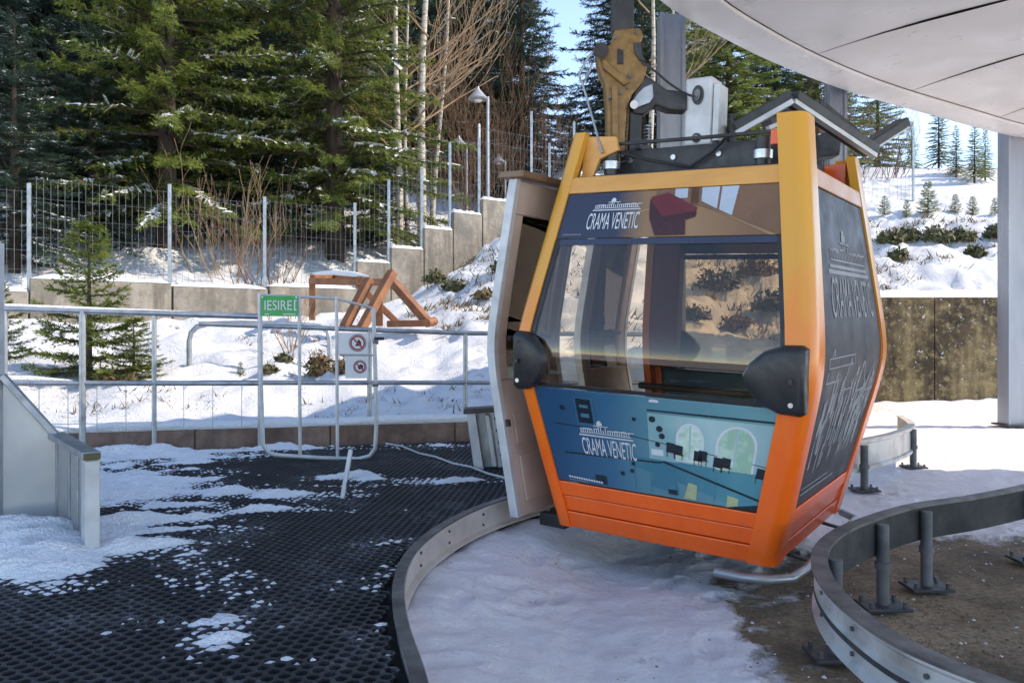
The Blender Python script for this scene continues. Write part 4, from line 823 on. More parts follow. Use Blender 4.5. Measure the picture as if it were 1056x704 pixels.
def prohib(t, f, asp, blob):
    cx_, cy_ = .66, .52; el = lambda r_, n=22: [(cx_+r_*math.cos(6.2832*i/n), cy_+r_*asp*math.sin(6.2832*i/n)) for i in range(n)]
    pr(t, f, [(1, 'ink_black', el(.30)), (2, 'sign_white', el(.275)), (3, 'sign_red', el(.26)), (4, 'sign_white', el(.20)), (5, 'ink_black', [(cx_+a_*.30, cy_+b2*asp*.30) for a_, b2 in blob]), (6, 'sign_red', [(cx_-.17, cy_+.13*asp), (cx_-.13, cy_+.17*asp), (cx_+.17, cy_-.13*asp), (cx_+.13, cy_-.17*asp)])])
t, f = sign('warning_sign', 'upper of two small white prohibition signs on the gate', 'sign', 349, 343, 379, 365, 'sign_white'); prohib(t, f, 1.36, [(-.3, -.35), (.4, -.35), (.4, .1), (.1, .45), (-.05, .1)])
t, f = sign('warning_sign', 'lower of two small white prohibition signs on the gate', 'sign', 356, 367, 379, 390, 'sign_white'); prohib(t, f, 1.0, [(-.2, -.4), (.45, -.3), (.5, .2), (.1, .4), (-.35, .1)])
# stake, bent handrail, cable, steel bracket
sk = thing('steel_stake', 'short leaning steel stake standing on the black matting below the gate', 'stake', G(353, 514))
MB().tube([G(353, 514), G(353, 514)+Vector((.01, .06, .12)), G(353, 514)+Vector((.03, .1, .27))], .014, 8).build('rod', 'galv_pale', sk, smooth=True)
MB().bar(G(353, 514)+Vector((.01, .05, .11)), G(353, 514)+Vector((.05, .02, .0)), .02, .008).build('prop', 'dark_steel', sk)
hl = hit(195, 378); hr = hit(330, 372)
hy = hl.y
MB().tube([hl-Vector((0, 0, .2))]+[P(a_, c_, hy+.002*(a_-195)) for a_, c_ in ((195, 352), (197, 343), (203, 337), (214, 334), (250, 333), (300, 334), (330, 336), (338, 342), (340, 352), (340, 385))], .03, 10).build('bent_handrail', 'galv', smooth=True)
tag(bpy.data.objects['bent_handrail'], 'bent grey tube handrail standing in the snow behind the railing', 'handrail')
pp = [G(398, 457, .02), G(415, 460, .015), G(432, 467, .015), G(450, 471, .014), G(467, 477.5, .016), G(485, 481, .014), G(503, 488, .015), G(523, 493, .02)]
tag(MB().tube(pp, .0075, 8).build('cable', 'galv_pale', smooth=True), 'pale cable lying across the matting towards the cabin door', 'cable')
bc = G(505, 484); bk = thing('steel_bracket', 'ribbed grey steel bracket with round holes beside the open door', 'bracket', bc)
BY = bc.y
plate2 = lambda pts, Y0, th, nm, m_: MB().prism([P(a_, c_, Y0) for a_, c_ in pts], (0, th, 0)).build(nm, m_, bk, bevel=.003)
plate2([(481, 426), (522, 424), (530, 484), (489, 487)], BY+.12, .01, 'back_plate', 'galv'); plate2([(481, 425), (490, 425), (499, 486), (490, 487)], BY, .12, 'flange', 'galv_pale'); plate2([(500, 428), (504, 428), (512, 481), (508, 481)], BY+.02, .1, 'flange', 'galv_pale')
pl_ = plate2([(507, 424), (520, 423), (530, 480), (514, 482)], BY+.0, .008, 'hole_plate', 'galv')
for k in range(4):
    q = P(511.5+k*2.0, 431+k*12.5, BY-.004); MB().prism([q+Vector((.014*math.cos(t_), 0, .016*math.sin(t_))) for t_ in np.linspace(0, 6.283, 15)[:-1]], (0, .006, 0)).build('hole', 'black_plastic', pl_)
plate2([(478, 422), (522, 419), (522, 424), (478, 427)], BY-.02, .18, 'top_plate', 'dark_steel')

# wooden climbing frame on the bank
wb_ = hit(400, 340); WY = wb_.y
wf = thing('wooden_frame', 'brown wooden frame of crossed beams standing on the snow bank', 'wooden frame', (wb_.x, WY, wb_.z))
def beam(a_, c_, d_, e_, y0, y1, wd, nm='beam'): MB().bar(P(a_, c_, y0), P(d_, e_, y1), wd, wd*.9).build(nm, 'wood', wf, bevel=.012)
beam(355, 338, 381, 288, WY-.5, WY-.1, .12); beam(372, 340, 405, 280, WY-.6, WY-.15, .12); beam(366, 290, 412, 335, WY+.7, WY+.9, .10); beam(399, 284, 443, 334, WY+.2, WY-.3, .12)
beam(321, 290, 400, 291, WY+1.4, WY+.3, .11); beam(322, 289, 322, 330, WY+1.4, WY+1.45, .10, 'post'); beam(322, 286, 345, 285, WY+1.4, WY+2.4, .09); beam(391, 300, 391, 336, WY+.3, WY+.35, .11, 'post')
beam(400, 334, 447, 333, WY-.2, WY-.35, .10, 'sill'); beam(358, 338, 374, 338, WY-.4, WY-.3, .08, 'sill'); beam(345, 285, 372, 288, WY+2.4, WY+.6, .09)
MB().tube([P(440, 333, WY-.5), P(448, 331, WY-.3)], .06, 10).build('beam_end', 'wood', wf, smooth=True)
q = np.array([P(a_, c_, WY+.9-.01*(a_-345)) for a_, c_ in ((326, 286), (345, 285), (365, 287), (380, 289))]); MB().tube([Vector(k)+Vector((0, 0, .06)) for k in q], [.02, .04, .04, .01], 8).build('snow_crust', 'snow_clean', wf, smooth=True)

# ------------------------------------------------------------------ fence on stepped concrete wall
def fy(px):      # depth of the fence line below a pixel column
    k = (px-528)/FPX; return (13+7.6*.745)/(1-.745*k)
sw = thing('stepped_wall', 'stepped concrete wall climbing the bank below the wire fence', 'wall', (-4, 15, .8))
steps = [(-60, 28, 300, 380), (30, 175, 290, 350), (177, 274, 297, 345), (276, 366, 297, 345), (366, 400, 271, 340), (401, 434, 257, 330), (435, 464, 237, 310), (465, 494, 221, 290), (495, 545, 209, 280), (546, 590, 196, 260), (591, 650, 184, 250)]
for a_, c_, t_, bt in steps:
    pa, pb_ = P(a_, t_, fy(a_)), P(c_, t_, fy(c_)); zt_ = (pa.z+pb_.z)/2; d_ = (Vector((pb_.x-pa.x, pb_.y-pa.y, 0))).normalized(); N = Vector((d_.y, -d_.x, 0))*.12
    zb_ = min(float(T(pa.x, pa.y)), float(T(pb_.x, pb_.y)))-.5
    vv = [Vector((q.x, q.y, z_))+s_*N for z_, in ((zb_,), (zt_,)) for q, s_ in ((pa, 1), (pb_, 1), (pb_, -1), (pa, -1))]
    o = MB().hexa(vv).build('wall_block', 'concrete', sw, bevel=.015)
    n_ = 14; rows = []
    for i in range(n_+1):
        q = pa.lerp(pb_, i/n_); rows += [tuple(Vector((q.x, q.y, zt_))+N*s_+Vector((0, 0, h_*(.7+.6*random.random())*(0 if i in (0, n_) and h_ > .03 else 1)))) for s_, h_ in ((1.05, .0), (.9, .05), (0, .075), (-.9, .05), (-1.05, 0))]
    bb_ = MB(); bb_.v = rows; bb_.f = [tuple(int(k) for k in f_) for f_ in grid_faces(n_+1, 5)]; bb_.m = [0]*len(bb_.f); bb_.build('snow_cap', 'snow_clean', o, smooth=True)
fn = thing('wire_fence', 'galvanised welded wire fence on the stepped concrete wall', 'fence', (-4, 15, 1.5))
FH = 1.62
def wt(px):
    for a_, c_, t_, bt in steps:
        if a_ <= px <= c_+2: return (P(a_, t_, fy(a_)).z+P(c_, t_, fy(c_)).z)/2
    return P(px, 184, fy(px)).z
posts = [-58, 30, 175, 273, 366, 401, 435, 464, 494, 548, 592]
for px_ in posts:
    q = P(px_, 300, fy(px_)); zb_ = wt(px_)
    tall = {464: 1.9, 435: 1.75, 548: 1.75}.get(px_, FH+.1)
    MB().box((q.x, q.y, zb_+tall/2), (.055, .04, tall)).build('post', 'galv', fn, bevel=.006)
def wires(A, B_, z0_, h_, par, sp=.10, r_=.003):
    d_ = (B_-A); Ln = Vector((d_.x, d_.y, 0)).length; u = d_/Ln; n_ = int(Ln/sp); bb_ = MB()
    for i in range(1, n_):
        q = A+u*(i*Ln/n_); q = Vector((q.x, q.y, z0_+.03)); bb_.tube([q, q+Vector((0, 0, h_))], r_, 3, False)
    for k in range(6):
        z_ = z0_+.05+k*(h_-.04)/5; bb_.tube([Vector((A.x, A.y, z_)), Vector((B_.x, B_.y, z_))], r_*1.15, 3, False)
    return bb_.build('wire_panel', 'wire_grey', par)
for a_, c_ in zip(posts[:-1], posts[1:]):
    wires(P(a_, 300, fy(a_)), P(c_, 300, fy(c_)), wt((a_+c_)/2), FH-.05, fn)
# upper fence behind the cabin roof, on the hill
uf = thing('wire_fence', 'upper wire fence crossing the hill behind the cabin roof', 'fence', (4, 21, 4))
up = [(.9, 19.8), (3.2, 20.6), (5.6, 21.3), (8.2, 22), (11, 22.6)]
for x, y in up: z_ = float(T(x, y)); MB().box((x, y, z_+.85), (.055, .05, 1.9)).build('post', 'galv', uf)
for (x0, y0), (x1, y1) in zip(up[:-1], up[1:]): wires(Vector((x0, y0, 0)), Vector((x1, y1, 0)), (float(T(x0, y0))+float(T(x1, y1)))/2, 1.55, uf, .12)
# lamps by the stairs
def lamp(px, py_top, Y_, zb_, label, sc=1.0):
    q = P(px, py_top, Y_); t = thing('street_lamp', label, 'street lamp', (q.x, Y_, zb_), 'cone lamps by the stairs')
    MB().tube([(q.x, Y_, zb_), (q.x, Y_, q.z)], [.05*sc, .04*sc], 10).build('pole', 'lamp_grey', t, smooth=True)
    c_ = q+Vector((-.26*sc, 0, .0)); MB().tube([q-Vector((0, 0, .12*sc)), c_+Vector((0, 0, .06))], .018*sc, 8).build('arm', 'lamp_grey', t, smooth=True)
    MB().tube([c_+Vector((0, 0, -.08*sc)), c_+Vector((0, 0, -.05*sc)), c_+Vector((0, 0, .10*sc)), c_+Vector((0, 0, .20*sc)), c_+Vector((0, 0, .26*sc))], [.25*sc, .27*sc, .14*sc, .05*sc, .03*sc], 20).build('lamp_shade', 'lamp_grey', t, smooth=True)
    MB().tube([c_+Vector((0, 0, -.085*sc)), c_+Vector((0, 0, -.14*sc))], [.12*sc, .07*sc], 12).build('bulb_cover', 'sign_white', t, smooth=True)
lamp(503, 100, 21.5, 3.9, 'nearest grey street lamp with cone shade left of the cabin'); lamp(481, 148, 25, 4.0, 'small cone lamp standing behind the nearest street lamp', .9); lamp(521, 166, 27, 4.5, 'small cone lamp right behind the nearest street lamp', .85)
MB().tube([P(494, 128, 20.6)-Vector((0, 0, 2.4)), P(494, 128, 20.6)], .035, 8).build('lamp_post', 'galv_pale'); tag(bpy.data.objects['lamp_post'], 'bare grey post just left of the nearest street lamp', 'post')

# ------------------------------------------------------------------ vegetation
def conifer(name, H, Rb, whorl=.42, nb=7, tw=.26, seed=1, bare=.0, blade=.10, droop=.5, dens=1.0, snow=.25):
    r_ = np.random.default_rng(seed); V = []; Fc = []; SV = []; SF = []; BV = MB()
    zs = np.arange(H*bare+.05*H, H*.985, whorl*(H/12)**.5 if H > 4 else whorl)
    nv = 0; snv = 0; Vl = []; Fl = []; SVl = []; SFl = []
    for zi in zs:
        k = zi/H; rad = Rb*((1-k)**.85)*(.85+.3*r_.random())+.04*Rb
        n_ = max(4, int(nb*(.6+.6*(1-k)))); a0 = r_.random()*6.28
        for b2 in range(n_):
            az = a0+b2*6.283/n_+r_.normal(0, .22); ln_ = rad*r_.uniform(.7, 1.15); up = .35*k+r_.normal(0, .06)
            dx, dy = math.cos(az), math.sin(az); zz = zi+r_.normal(0, .12)*whorl
            pt = lambda t: np.stack([dx*ln_*t, dy*ln_*t, zz+ln_*(up*t-droop*(1-k*.7)*t**2+.16*t**4)], -1)
            side = np.array([-dy, dx, 0.])
            has_snow = r_.random() < snow
            nt_ = max(5, int(ln_/(tw*.30)*dens)); ts = np.linspace(.12, 1, nt_)
            for sgn in (-1, 1, 0):
                t_ = np.clip(ts+r_.normal(0, .02, nt_), .08, 1) if sgn else np.array([.55, .8, 1.0]); base_ = pt(t_); n2 = len(t_)
                tl = (tw*(.55+.75*(1-t_))*r_.uniform(.7, 1.3, n2)*(1 if sgn else 1.0))[:, None]
                fwd = pt(np.minimum(t_+.02, 1.02))-pt(t_-.02); fwd /= np.linalg.norm(fwd, axis=1)[:, None]
                dr = fwd*(.75 if sgn else 1)+side*sgn*.75+np.array([0, 0, 1.])*r_.normal(-.12, .25, n2)[:, None]; dr /= np.linalg.norm(dr, axis=1)[:, None]
                nr_ = np.cross(dr, np.array([0, 0, 1.])+r_.normal(0, .35, (n2, 3))); nr_ /= np.linalg.norm(nr_, axis=1)[:, None]
                # blades: serrated double row along the twig plus a tip
                for q in (.05, .35, .65, .9):
                    for s2 in (-1, 1):
                        c_ = base_+dr*tl*q; bl = blade*(1.1-.4*q)*r_.uniform(.8, 1.25, n2)[:, None]
                        tip = c_+dr*bl*.75+nr_*s2*bl*.7+np.array([0, 0, 1.])*r_.normal(.0, .25, n2)[:, None]*bl
                        wd = dr*blade*.34
                        tri = np.stack([c_-wd*.5, c_+wd, tip], 1).reshape(-1, 3); Vl.append(tri)
                tip = base_+dr*(tl+blade*.8); Vl.append(np.stack([base_-nr_*blade*.16, base_+nr_*blade*.16, tip], 1).reshape(-1, 3))
                if has_snow and sgn:
                    sel = (r_.random(n2) < .6) & (t_ > .3); c_ = base_[sel]+np.array([0, 0, .34*blade]); d2 = dr[sel]*tl[sel]*.7*r_.uniform(.3, 1.2, (sel.sum(), 1)); n3 = nr_[sel]*blade*r_.uniform(.2, .75, (sel.sum(), 1))
                    SVl.append(np.stack([c_-n3*.8, c_+n3*.8, c_+d2+n3*.6, c_+d2-n3*.6], 1).reshape(-1, 3))
            if ln_ > .3:
                e = [Vector((0, 0, zz)), Vector(tuple(pt(np.array(.5)))), Vector(tuple(pt(np.array(.9))))]; BV.tube(e, [.012*ln_+.006, .008*ln_+.004, .003], 4, False)
    Vl = np.concatenate(Vl); me = np_mesh(name+'_crown', Vl, np.arange(len(Vl)).reshape(-1, 3), 'needles', smooth=False)
    SVl = np.concatenate(SVl) if SVl else np.zeros((0, 3)); sm = np_mesh(name+'_snow', SVl, np.arange(len(SVl)).reshape(-1, 4), 'snow_clean', smooth=False) if len(SVl) else None
    BV.tube([(0, 0, -.6), (0, 0, H*.3), (0, 0, H*.97)], [.018*H+.01, .013*H+.006, .004], 9)
    to = bpy.data.meshes.new(name+'_trunk'); to.from_pydata(BV.v, [], BV.f); to.materials.append(M['bark']); to.update()
    return me, to, sm
CF = [conifer('fir', 12, 3.0, .44, 9, .36, s_, .02, .092, .42, 1.6, .55) for s_ in (1, 2, 3)]
YF = [conifer('young', 1.7, .62, .13, 6, .15, s_, .02, .05, .10, 1.1, .03) for s_ in (4, 5)]
def crown_mat(me, m_):
    k = me.name+m_; 
    if k not in bpy.data.meshes:
        c_ = me.copy(); c_.name = k; c_.materials.clear(); c_.materials.append(M[m_]); return c_
    return bpy.data.meshes[k]
def plant_tree(src, loc, h_, rz, label, name='fir_tree', cat='tree', group=None, m_='needles', fat=1.0, H0=12.0, snow=True):
    t = thing(name, label, cat, loc, group); sc = h_/H0; t.scale = (sc*fat, sc*fat, sc); t.rotation_euler.z = rz
    link('crown', crown_mat(src[0], m_), parent=t); link('trunk', src[1], parent=t)
    if snow and src[2]: tag(link('branch_snow', src[2], parent=t), kind='stuff')
    return t
def at(px, Y_): x = (px-528)/FPX*Y_; return Vector((x, Y_, float(T(x, Y_))-.1))
trees = [(-25, 19, 14, 1.0, 'needles_shaded', 'dark fir at the far left edge behind the fence'), (62, 20.5, 15, 1.05, 'needles_shaded', 'dark blue green fir second from the left edge'), (172, 18.3, 14, .92, 'needles', 'tall sunlit fir behind the fence left of the green sign'),
         (345, 20.0, 15, .90, 'needles', 'broad sunlit fir behind the wooden frame'), (262, 24.5, 17, 1.1, 'needles_shaded', 'dark fir between the two broad sunlit firs'), (105, 26, 17, 1.0, 'needles_shaded', 'fir behind the gap right of the leftmost firs'),
         (5, 27, 18, 1.1, 'needles_shaded', 'tall back row fir at the left edge'), (420, 33, 15, 1.0, 'needles_shaded', 'distant fir behind the birch trunks'), (538, 30, 10.4, 1.0, 'needles_shaded', 'dark conical fir left of the blue sky gap'), (634, 33, 11.5, .85, 'needles_shaded', 'slim fir right of the blue sky gap behind the hanger'),
         (478, 36, 12.5, 1.1, 'needles_shaded', 'distant dark fir behind the street lamps'), (700, 34, 11, 1.1, 'needles', 'fir behind the steel column and hanger'), (752, 30, 8.5, 1.2, 'needles', 'sunlit fir above the white suspension block'), (800, 33, 7.6, 1.3, 'needles_shaded', 'dark fir below the canopy edge over the roof guides'),
         (842, 31, 6.6, 1.4, 'needles', 'rounded fir behind the slim column'), (662, 29, 8, 1.1, 'needles_shaded', 'fir hidden behind the amber hanger casting'), (905, 33, 5.2, 1.3, 'needles', 'sunlit fir right of the roof guides on the skyline'), (588, 40, 5.0, 1.3, 'needles_shaded', 'far low fir below the blue sky gap')]
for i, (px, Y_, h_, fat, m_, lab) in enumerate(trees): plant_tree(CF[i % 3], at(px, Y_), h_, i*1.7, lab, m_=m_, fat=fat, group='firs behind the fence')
for i, (px, Y_, h_) in enumerate(((15, 15.2, 5.0), (95, 17.4, 5), (235, 19.6, 5), (275, 20.6, 5.5), (60, 17.6, 5), (385, 22, 4.5))): plant_tree(CF[(i+2) % 3], at(px, Y_), h_, i*1.9+.3, 'low fir whose branches hang over the fence, '+('at the left edge', 'above the young spruce', 'left of the exit sign', 'above the exit sign', 'behind the young spruce top', 'left of the birches')[i], m_='needles_shaded', fat=1.15, group='low firs at the fence')
rowx = [(-90, 24, 16), (-150, 22, 15), (160, 31, 19), (330, 30, 18), (225, 35, 20), (60, 34, 20), (395, 40, 16), (520, 34, 11.5), (500, 42, 13), (450, 38, 15), (640, 40, 11), (670, 37, 11), (730, 38, 9.5), (780, 37, 8.5), (825, 36, 7.0), (870, 36, 6.0)]
for i, (px, Y_, h_) in enumerate(rowx): plant_tree(CF[(i+1) % 3], at(px, Y_), h_, i*2.3+.5, ('dark fir filling the back of the wood, '+('outermost left', 'far outside left', 'behind the sunlit left fir', 'behind the broad fir', 'between the sunlit firs', 'above the leftmost firs', 'behind the birches', 'left half of the conical fir', 'behind the brown thicket', 'above the street lamps', 'left of the steel column', 'behind the steel column', 'above the suspension block', 'over the roof rod', 'over the peak of the roof guides', 'right of the slim column')[i]), m_='needles_shaded', fat=1.15, group='back row firs')
# skyline and young firs on the right hill
for i, (px, py, h_) in enumerate(((968, 160, 2.6), (986, 168, 1.7), (1005, 172, 1.9), (1016, 172, 1.7), (940, 158, 3.4))):
    q = hit(px, py+14, 13.2); plant_tree(CF[i % 3], q, h_, i, 'skyline fir on the right hill, '+('tallest left of the pale sky', 'short one next to the tallest', 'third towards the column', 'nearest the column', 'bushy one at the roof guide tip')[i], 'fir_tree', 'tree', 'skyline firs', 'needles', .9)
for i, (px, py, hp) in enumerate(((912, 222, 20), (957, 222, 34), (985, 222, 20), (1003, 222, 20), (1026, 222, 18), (935, 224, 18))):
    q = hit(px, py, 13.2); plant_tree(YF[i % 2], q, hp/FPX*q.y, i*1.1, 'young fir on the snowy right hill, '+('nearest the cabin', 'the tallest of the row', 'yellowish one right of the tallest', 'second from the column', 'half hidden by the column', 'snowy one between cabin and tallest')[i], 'young_fir', 'young fir', 'young firs on the right hill', 'needles_young', 1.0, 1.7, True)
for i, (px, py, hp, lab) in enumerate(((92, 390, 165, 'young spruce growing in the snow behind the railing'), (-4, 372, 85, 'small spruce cut off by the left edge behind the railing'), (248, 386, 12, 'tiny fir seedling poking out of the snow left of the gate'), (138, 388, 62, 'short bushy spruce beside the young spruce behind the railing'))):
    q = hit(px, py); plant_tree(YF[i % 2], q-Vector((0, 0, .05)), hp/FPX*q.y+.05, i*1.3, lab, 'young_spruce', 'young spruce', None, 'needles_young', (1.0, 1.1, 1.0, 1.5)[i], 1.7)
# branching plants
def limbs(bb_, p, d_, ln_, r_, depth, rnd, spread=.5, up=.2, nseg=4, kids=3, minr=.004):
    pts = [p]; rs = [r_]; q = Vector(p); dd_ = Vector(d_).normalized()
    for i in range(nseg):
        dd_ = (dd_+Vector((rnd.gauss(0, .10), rnd.gauss(0, .10), up*.12+rnd.gauss(0, .06)))).normalized(); q = q+dd_*ln_/nseg; pts.append(q.copy()); rs.append(max(minr, r_*(1-.7*(i+1)/nseg)))
    bb_.tube(pts, rs, 5 if r_ > .02 else 3, False)
    if depth > 0:
        for k in range(kids):
            i = rnd.randint(1, nseg); nd = (dd_+Vector((rnd.gauss(0, spread), rnd.gauss(0, spread), rnd.gauss(up, spread*.5)))).normalized()
            limbs(bb_, pts[i], nd, ln_*rnd.uniform(.5, .75), rs[i]*.65, depth-1, rnd, spread, up, nseg, kids, minr)
def birch(px, Y_, h_, lab, lean, seed, rad=.11, nbr=9):
    rnd = random.Random(seed); b0 = at(px, Y_); t = thing('birch_tree', lab, 'tree', b0, 'birches by the stairs')
    pts = [b0+Vector((lean*h_*k+.08*math.sin(k*6+seed), .1*math.sin(k*4), h_*k)) for k in np.linspace(0, 1, 9)]
    MB().tube([pts[0]-Vector((0, 0, .4))]+pts, [rad*1.1]+[rad*(1-.75*k) for k in np.linspace(0, 1, 9)], 9).build('trunk', 'birch', t, smooth=True)
    bb_ = MB()
    for k in range(nbr):
        i = rnd.uniform(.25, .9); q = pts[0].lerp(pts[-1], i); a_ = rnd.uniform(-.9, .9)+(0 if rnd.random() < .65 else 3.14)
        limbs(bb_, q, Vector((math.cos(a_), math.sin(a_)*.6, rnd.uniform(.4, 1.0))), rnd.uniform(1.8, 3.4), .030, 2, rnd, .35, .35, 5, 3, .006)
    bb_.build('crown', 'twig_pale', t)
birch(408, 20.8, 10, 'left birch trunk beside the broad fir', .01, 1); birch(432, 21.2, 11, 'thick pale birch right of the broad fir', .03, 2, .13); birch(421, 22.2, 10, 'slim birch between two thicker birches', -.01, 3, .07); birch(447, 23.5, 10, 'birch leaning right towards the street lamps', .05, 4, .09, 12)
birch(672, 26, 9.5, 'pale birch trunk seen behind the hanger casting', .0, 5, .10); birch(690, 27, 9, 'second pale trunk behind the steel column', .03, 6, .08)
def brush(name, lab, px, py, Y_, n_, h_, m_, seed, spread=.45, base=None, wid=.3, depth=2, kids=3, rad=.012):
    rnd = random.Random(seed); b0 = base or at(px, Y_); t = thing(name, lab, 'shrub', b0, 'bare shrubs'); bb_ = MB()
    for k in range(n_):
        a_ = rnd.random()*6.28; limbs(bb_, b0+Vector((math.cos(a_)*wid*rnd.random(), math.sin(a_)*wid*rnd.random(), -.05)), Vector((math.cos(a_)*.5, math.sin(a_)*.5, 1)), h_*rnd.uniform(.5, .9), rad, depth, rnd, spread, .45, 4, kids, .0035)
    bb_.build('twigs', m_, t); return t
for i, (px, Y_, n_, h_, lab, m_) in enumerate(((470, 24, 14, 3.6, 'tall reddish brown bare shrub behind the lamps', 'twig'), (512, 25, 14, 3.4, 'tall reddish brown thicket left of the dark conical fir', 'twig'), (545, 23, 12, 2.4, 'bare brown brush behind the fence near the cabin', 'twig'), (488, 27, 12, 4.6, 'far tall brown thicket above the lamps', 'twig_pale'),
     (240, 17, 16, 1.9, 'dry orange brush behind the fence near the green sign', 'twig_pale'), (285, 16.8, 14, 1.7, 'dry reddish brush behind the fence above the green sign', 'twig'), (915, 27, 18, 1.7, 'reddish brush on the hill at the roof guide tip', 'twig'), (880, 27, 16, 2.2, 'reddish brush left on the hill below the canopy', 'twig'), (860, 25, 12, 1.8, 'pale brush behind the roof guides', 'twig_pale'))):
    brush('bare_shrub', lab, px, 0, Y_, n_, h_, m_, 40+i, .4, None, .8, 3 if h_ > 2 else 2, 3, .014)
q = hit(300, 362); brush('dry_shrub', 'leafless tan shrub in the snow behind the gate', 0, 0, 0, 11, .75, 'twig_pale', 70, .3, q, .08, 2, 2, .008)
# leafy clumps: many small leaves on short stems
def clump(name, lab, pos, rx, rz_, n_, m_, seed, lf=.05, group=None, cat='shrub'):
    r_ = np.random.default_rng(seed); t = thing(name, lab, cat, pos, group)
    d_ = r_.normal(0, 1, (n_, 3)); d_ /= np.linalg.norm(d_, axis=1)[:, None]; d_[:, 2] = np.abs(d_[:, 2]); rr2 = r_.uniform(.35, 1, n_)**.6*(.75+.5*r_.random(n_))
    c_ = d_*rr2[:, None]*np.array([rx, rx*.8, rz_]); a_ = r_.normal(0, 1, (n_, 3)); a_ /= np.linalg.norm(a_, axis=1)[:, None]; b2 = np.cross(a_, d_+r_.normal(0, .3, (n_, 3))); b2 /= np.linalg.norm(b2, axis=1)[:, None]
    l_ = lf*r_.uniform(.6, 1.4, n_)[:, None]; Vv = np.stack([c_-a_*l_, c_+b2*l_*.4, c_+a_*l_, c_-b2*l_*.4], 1).reshape(-1, 3)
    link('foliage', np_mesh(name, Vv, np.arange(len(Vv)).reshape(-1, 4), m_, smooth=False), parent=t)
    bb_ = MB(); rnd = random.Random(seed)
    for k in range(9): limbs(bb_, pos+Vector((0, 0, -.05)), Vector((rnd.gauss(0, .6), rnd.gauss(0, .6), 1)), rz_*.9, .012, 1, rnd, .4, .3, 3, 2)
    bb_.build('stems', 'twig', t); return t
for i, (px, py, rx, rz_, lab) in enumerate(((917, 251, .30, .26, 'dark green shrub on the right hill nearest the cabin'), (934, 250, .27, .24, 'dark shrub second from the cabin on the right hill'), (966, 249, .40, .30, 'widest dark green shrub on the right hill'), (992, 249, .30, .26, 'dark shrub right of the widest one on the hill'), (1028, 246, .26, .24, 'dark shrub cut by the grey column'), (926, 268, .2, .2, 'small dark tuft below the shrubs near the cabin'), (1005, 266, .2, .2, 'small dark tuft left of the column'))):
    q = hit(px, py, 13.2); clump('hill_shrub', lab, q, rx, rz_, 420, 'shrub_leaf', 80+i, .06, 'shrubs on the right hill')
for i, (px, py, rx, rz_, m_, lab) in enumerate(((330, 388, .17, .26, 'dry_leaf', 'tall brown dry bush in the snow right of the exit sign'), (352, 384, .10, .16, 'dry_leaf', 'small brown tuft left of the prohibition signs'), (277, 384, .10, .09, 'shrub_leaf', 'low green tuft below the exit sign'), (292, 372, .10, .07, 'shrub_leaf', 'flat green tuft behind the gate'), (120, 392, .2, .09, 'dry_leaf', 'brown dry litter under the young spruce'),
     (505, 250, .45, .35, 'dry_leaf', 'brown bush on the crest of the snowy mound'), (486, 268, .35, .3, 'dry_leaf', 'brown bush below the crest of the mound'), (522, 280, .3, .25, 'shrub_leaf', 'green bush on the mound next to the door leaf'), (468, 300, .25, .2, 'shrub_leaf', 'small green bush low on the mound'), (450, 292, .25, .22, 'shrub_leaf', 'green bush right of the stepped wall'), (500, 308, .2, .15, 'dry_leaf', 'dry tuft on the lower mound'),
     (600, 250, .35, .4, 'shrub_leaf', 'bush seen through the left of the cabin window'), (740, 300, .4, .35, 'shrub_leaf', 'bush seen through the middle of the cabin window'), (780, 285, .4, .4, 'dry_leaf', 'brown bush seen through the right of the cabin window'), (715, 330, .25, .2, 'shrub_leaf', 'low bush seen through the cabin window above the bench'), (760, 340, .25, .2, 'dry_leaf', 'low brown bush seen through the cabin window'), (800, 320, .35, .3, 'shrub_leaf', 'bush at the right post seen through the window'), (620, 300, .25, .2, 'dry_leaf', 'dry bush seen through the left window part'))):
    q = hit(px, py); clump('bush', lab, q, rx, rz_, 320 if rx > .15 else 140, m_, 120+i, .045 if rx < .3 else .06, 'bushes on the bank')
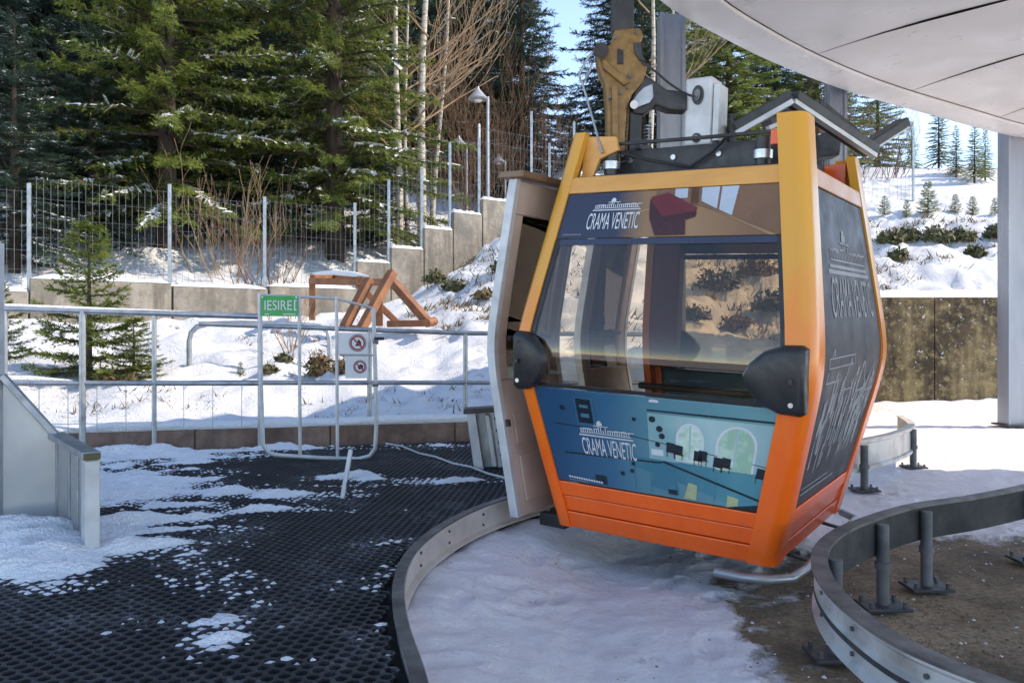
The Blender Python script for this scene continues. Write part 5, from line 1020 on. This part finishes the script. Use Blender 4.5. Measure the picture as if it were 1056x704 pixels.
# scattered dead twigs and leaf litter on the slope: uncountable
r_ = np.random.default_rng(11); V2 = []
for k in range(3600):
    if k < 1200: x, y = r_.uniform(-1.6, 6), r_.uniform(10, 18)
    elif k < 2600: x, y = r_.uniform(4.5, 11), r_.uniform(13.2, 20)
    else: x, y = r_.uniform(-6.5, -.2), r_.uniform(7.5, 14)
    if y < float(F(x))+.15 or (fbm(np.array(x*1.1+40), np.array(y*1.1)) < (.47 if k < 1200 else .52)): continue
    z = float(T(x, y)); s_ = r_.uniform(.05, .16)*(.55 if k >= 2600 else 1)
    for j in range(6):
        a_ = r_.uniform(0, 6.28); e = Vector((math.cos(a_)*s_, math.sin(a_)*s_, r_.uniform(.1, 1.2)*s_)); o_ = Vector((x+r_.normal(0, .06), y+r_.normal(0, .06), z)); n_ = Vector((-math.sin(a_), math.cos(a_), 0))*s_*.10
        V2 += [tuple(o_-n_), tuple(o_+n_), tuple(o_+e)]
tag(link('slope_litter', np_mesh('slope_litter', np.array(V2), np.arange(len(V2)).reshape(-1, 3), 'dry_leaf', smooth=False)), 'dead leaves and dry stalks poking through the snow of the slope', 'litter', kind='stuff')

# crumbs of snow and grit scattered over the apron: uncountable
def scatter(name, label, cat, n_, m_, seed, fn_, r0, r1):
    r_ = np.random.default_rng(seed); V3 = []; F3 = []
    for k in range(n_):
        x, y = fn_(r_); s_ = r_.uniform(r0, r1)*r_.uniform(.5, 1.3); k0 = len(V3)
        if float(np.interp(y, edge[:, 1], edge[:, 0]))+.12 > x: continue
        dE_ = x-float(np.interp(y, edge[:, 1], edge[:, 0])); z = GZ+.155*(1-float(sstep(.02, .75, np.array(dE_))))
        for a_ in range(5): V3.append((x+s_*math.cos(a_*1.257)*r_.uniform(.7, 1.3), y+s_*math.sin(a_*1.257)*r_.uniform(.7, 1.3), z-.012+s_*.2))
        V3.append((x+r_.normal(0, s_*.2), y+r_.normal(0, s_*.2), z-.010+s_*.75)); F3 += [(k0+a_, k0+(a_+1) % 5, k0+5) for a_ in range(5)]
    tag(link(name, np_mesh(name, np.array(V3), np.array(F3), m_, smooth=True)), label, cat, kind='stuff')
scatter('snow_crumbs', 'small crumbs of loose snow lying on the apron under the cabin', 'snow', 700, 'snow_clean', 31, lambda r_: (r_.uniform(-.4, 3.2), r_.uniform(1.9, 5.6)), .003, .010)
scatter('grit', 'brown grit and small stones scattered on the apron near the rail', 'grit', 900, 'rock', 32, lambda r_: (r_.normal(1.7, .75), r_.normal(3.1, .8)), .003, .008)
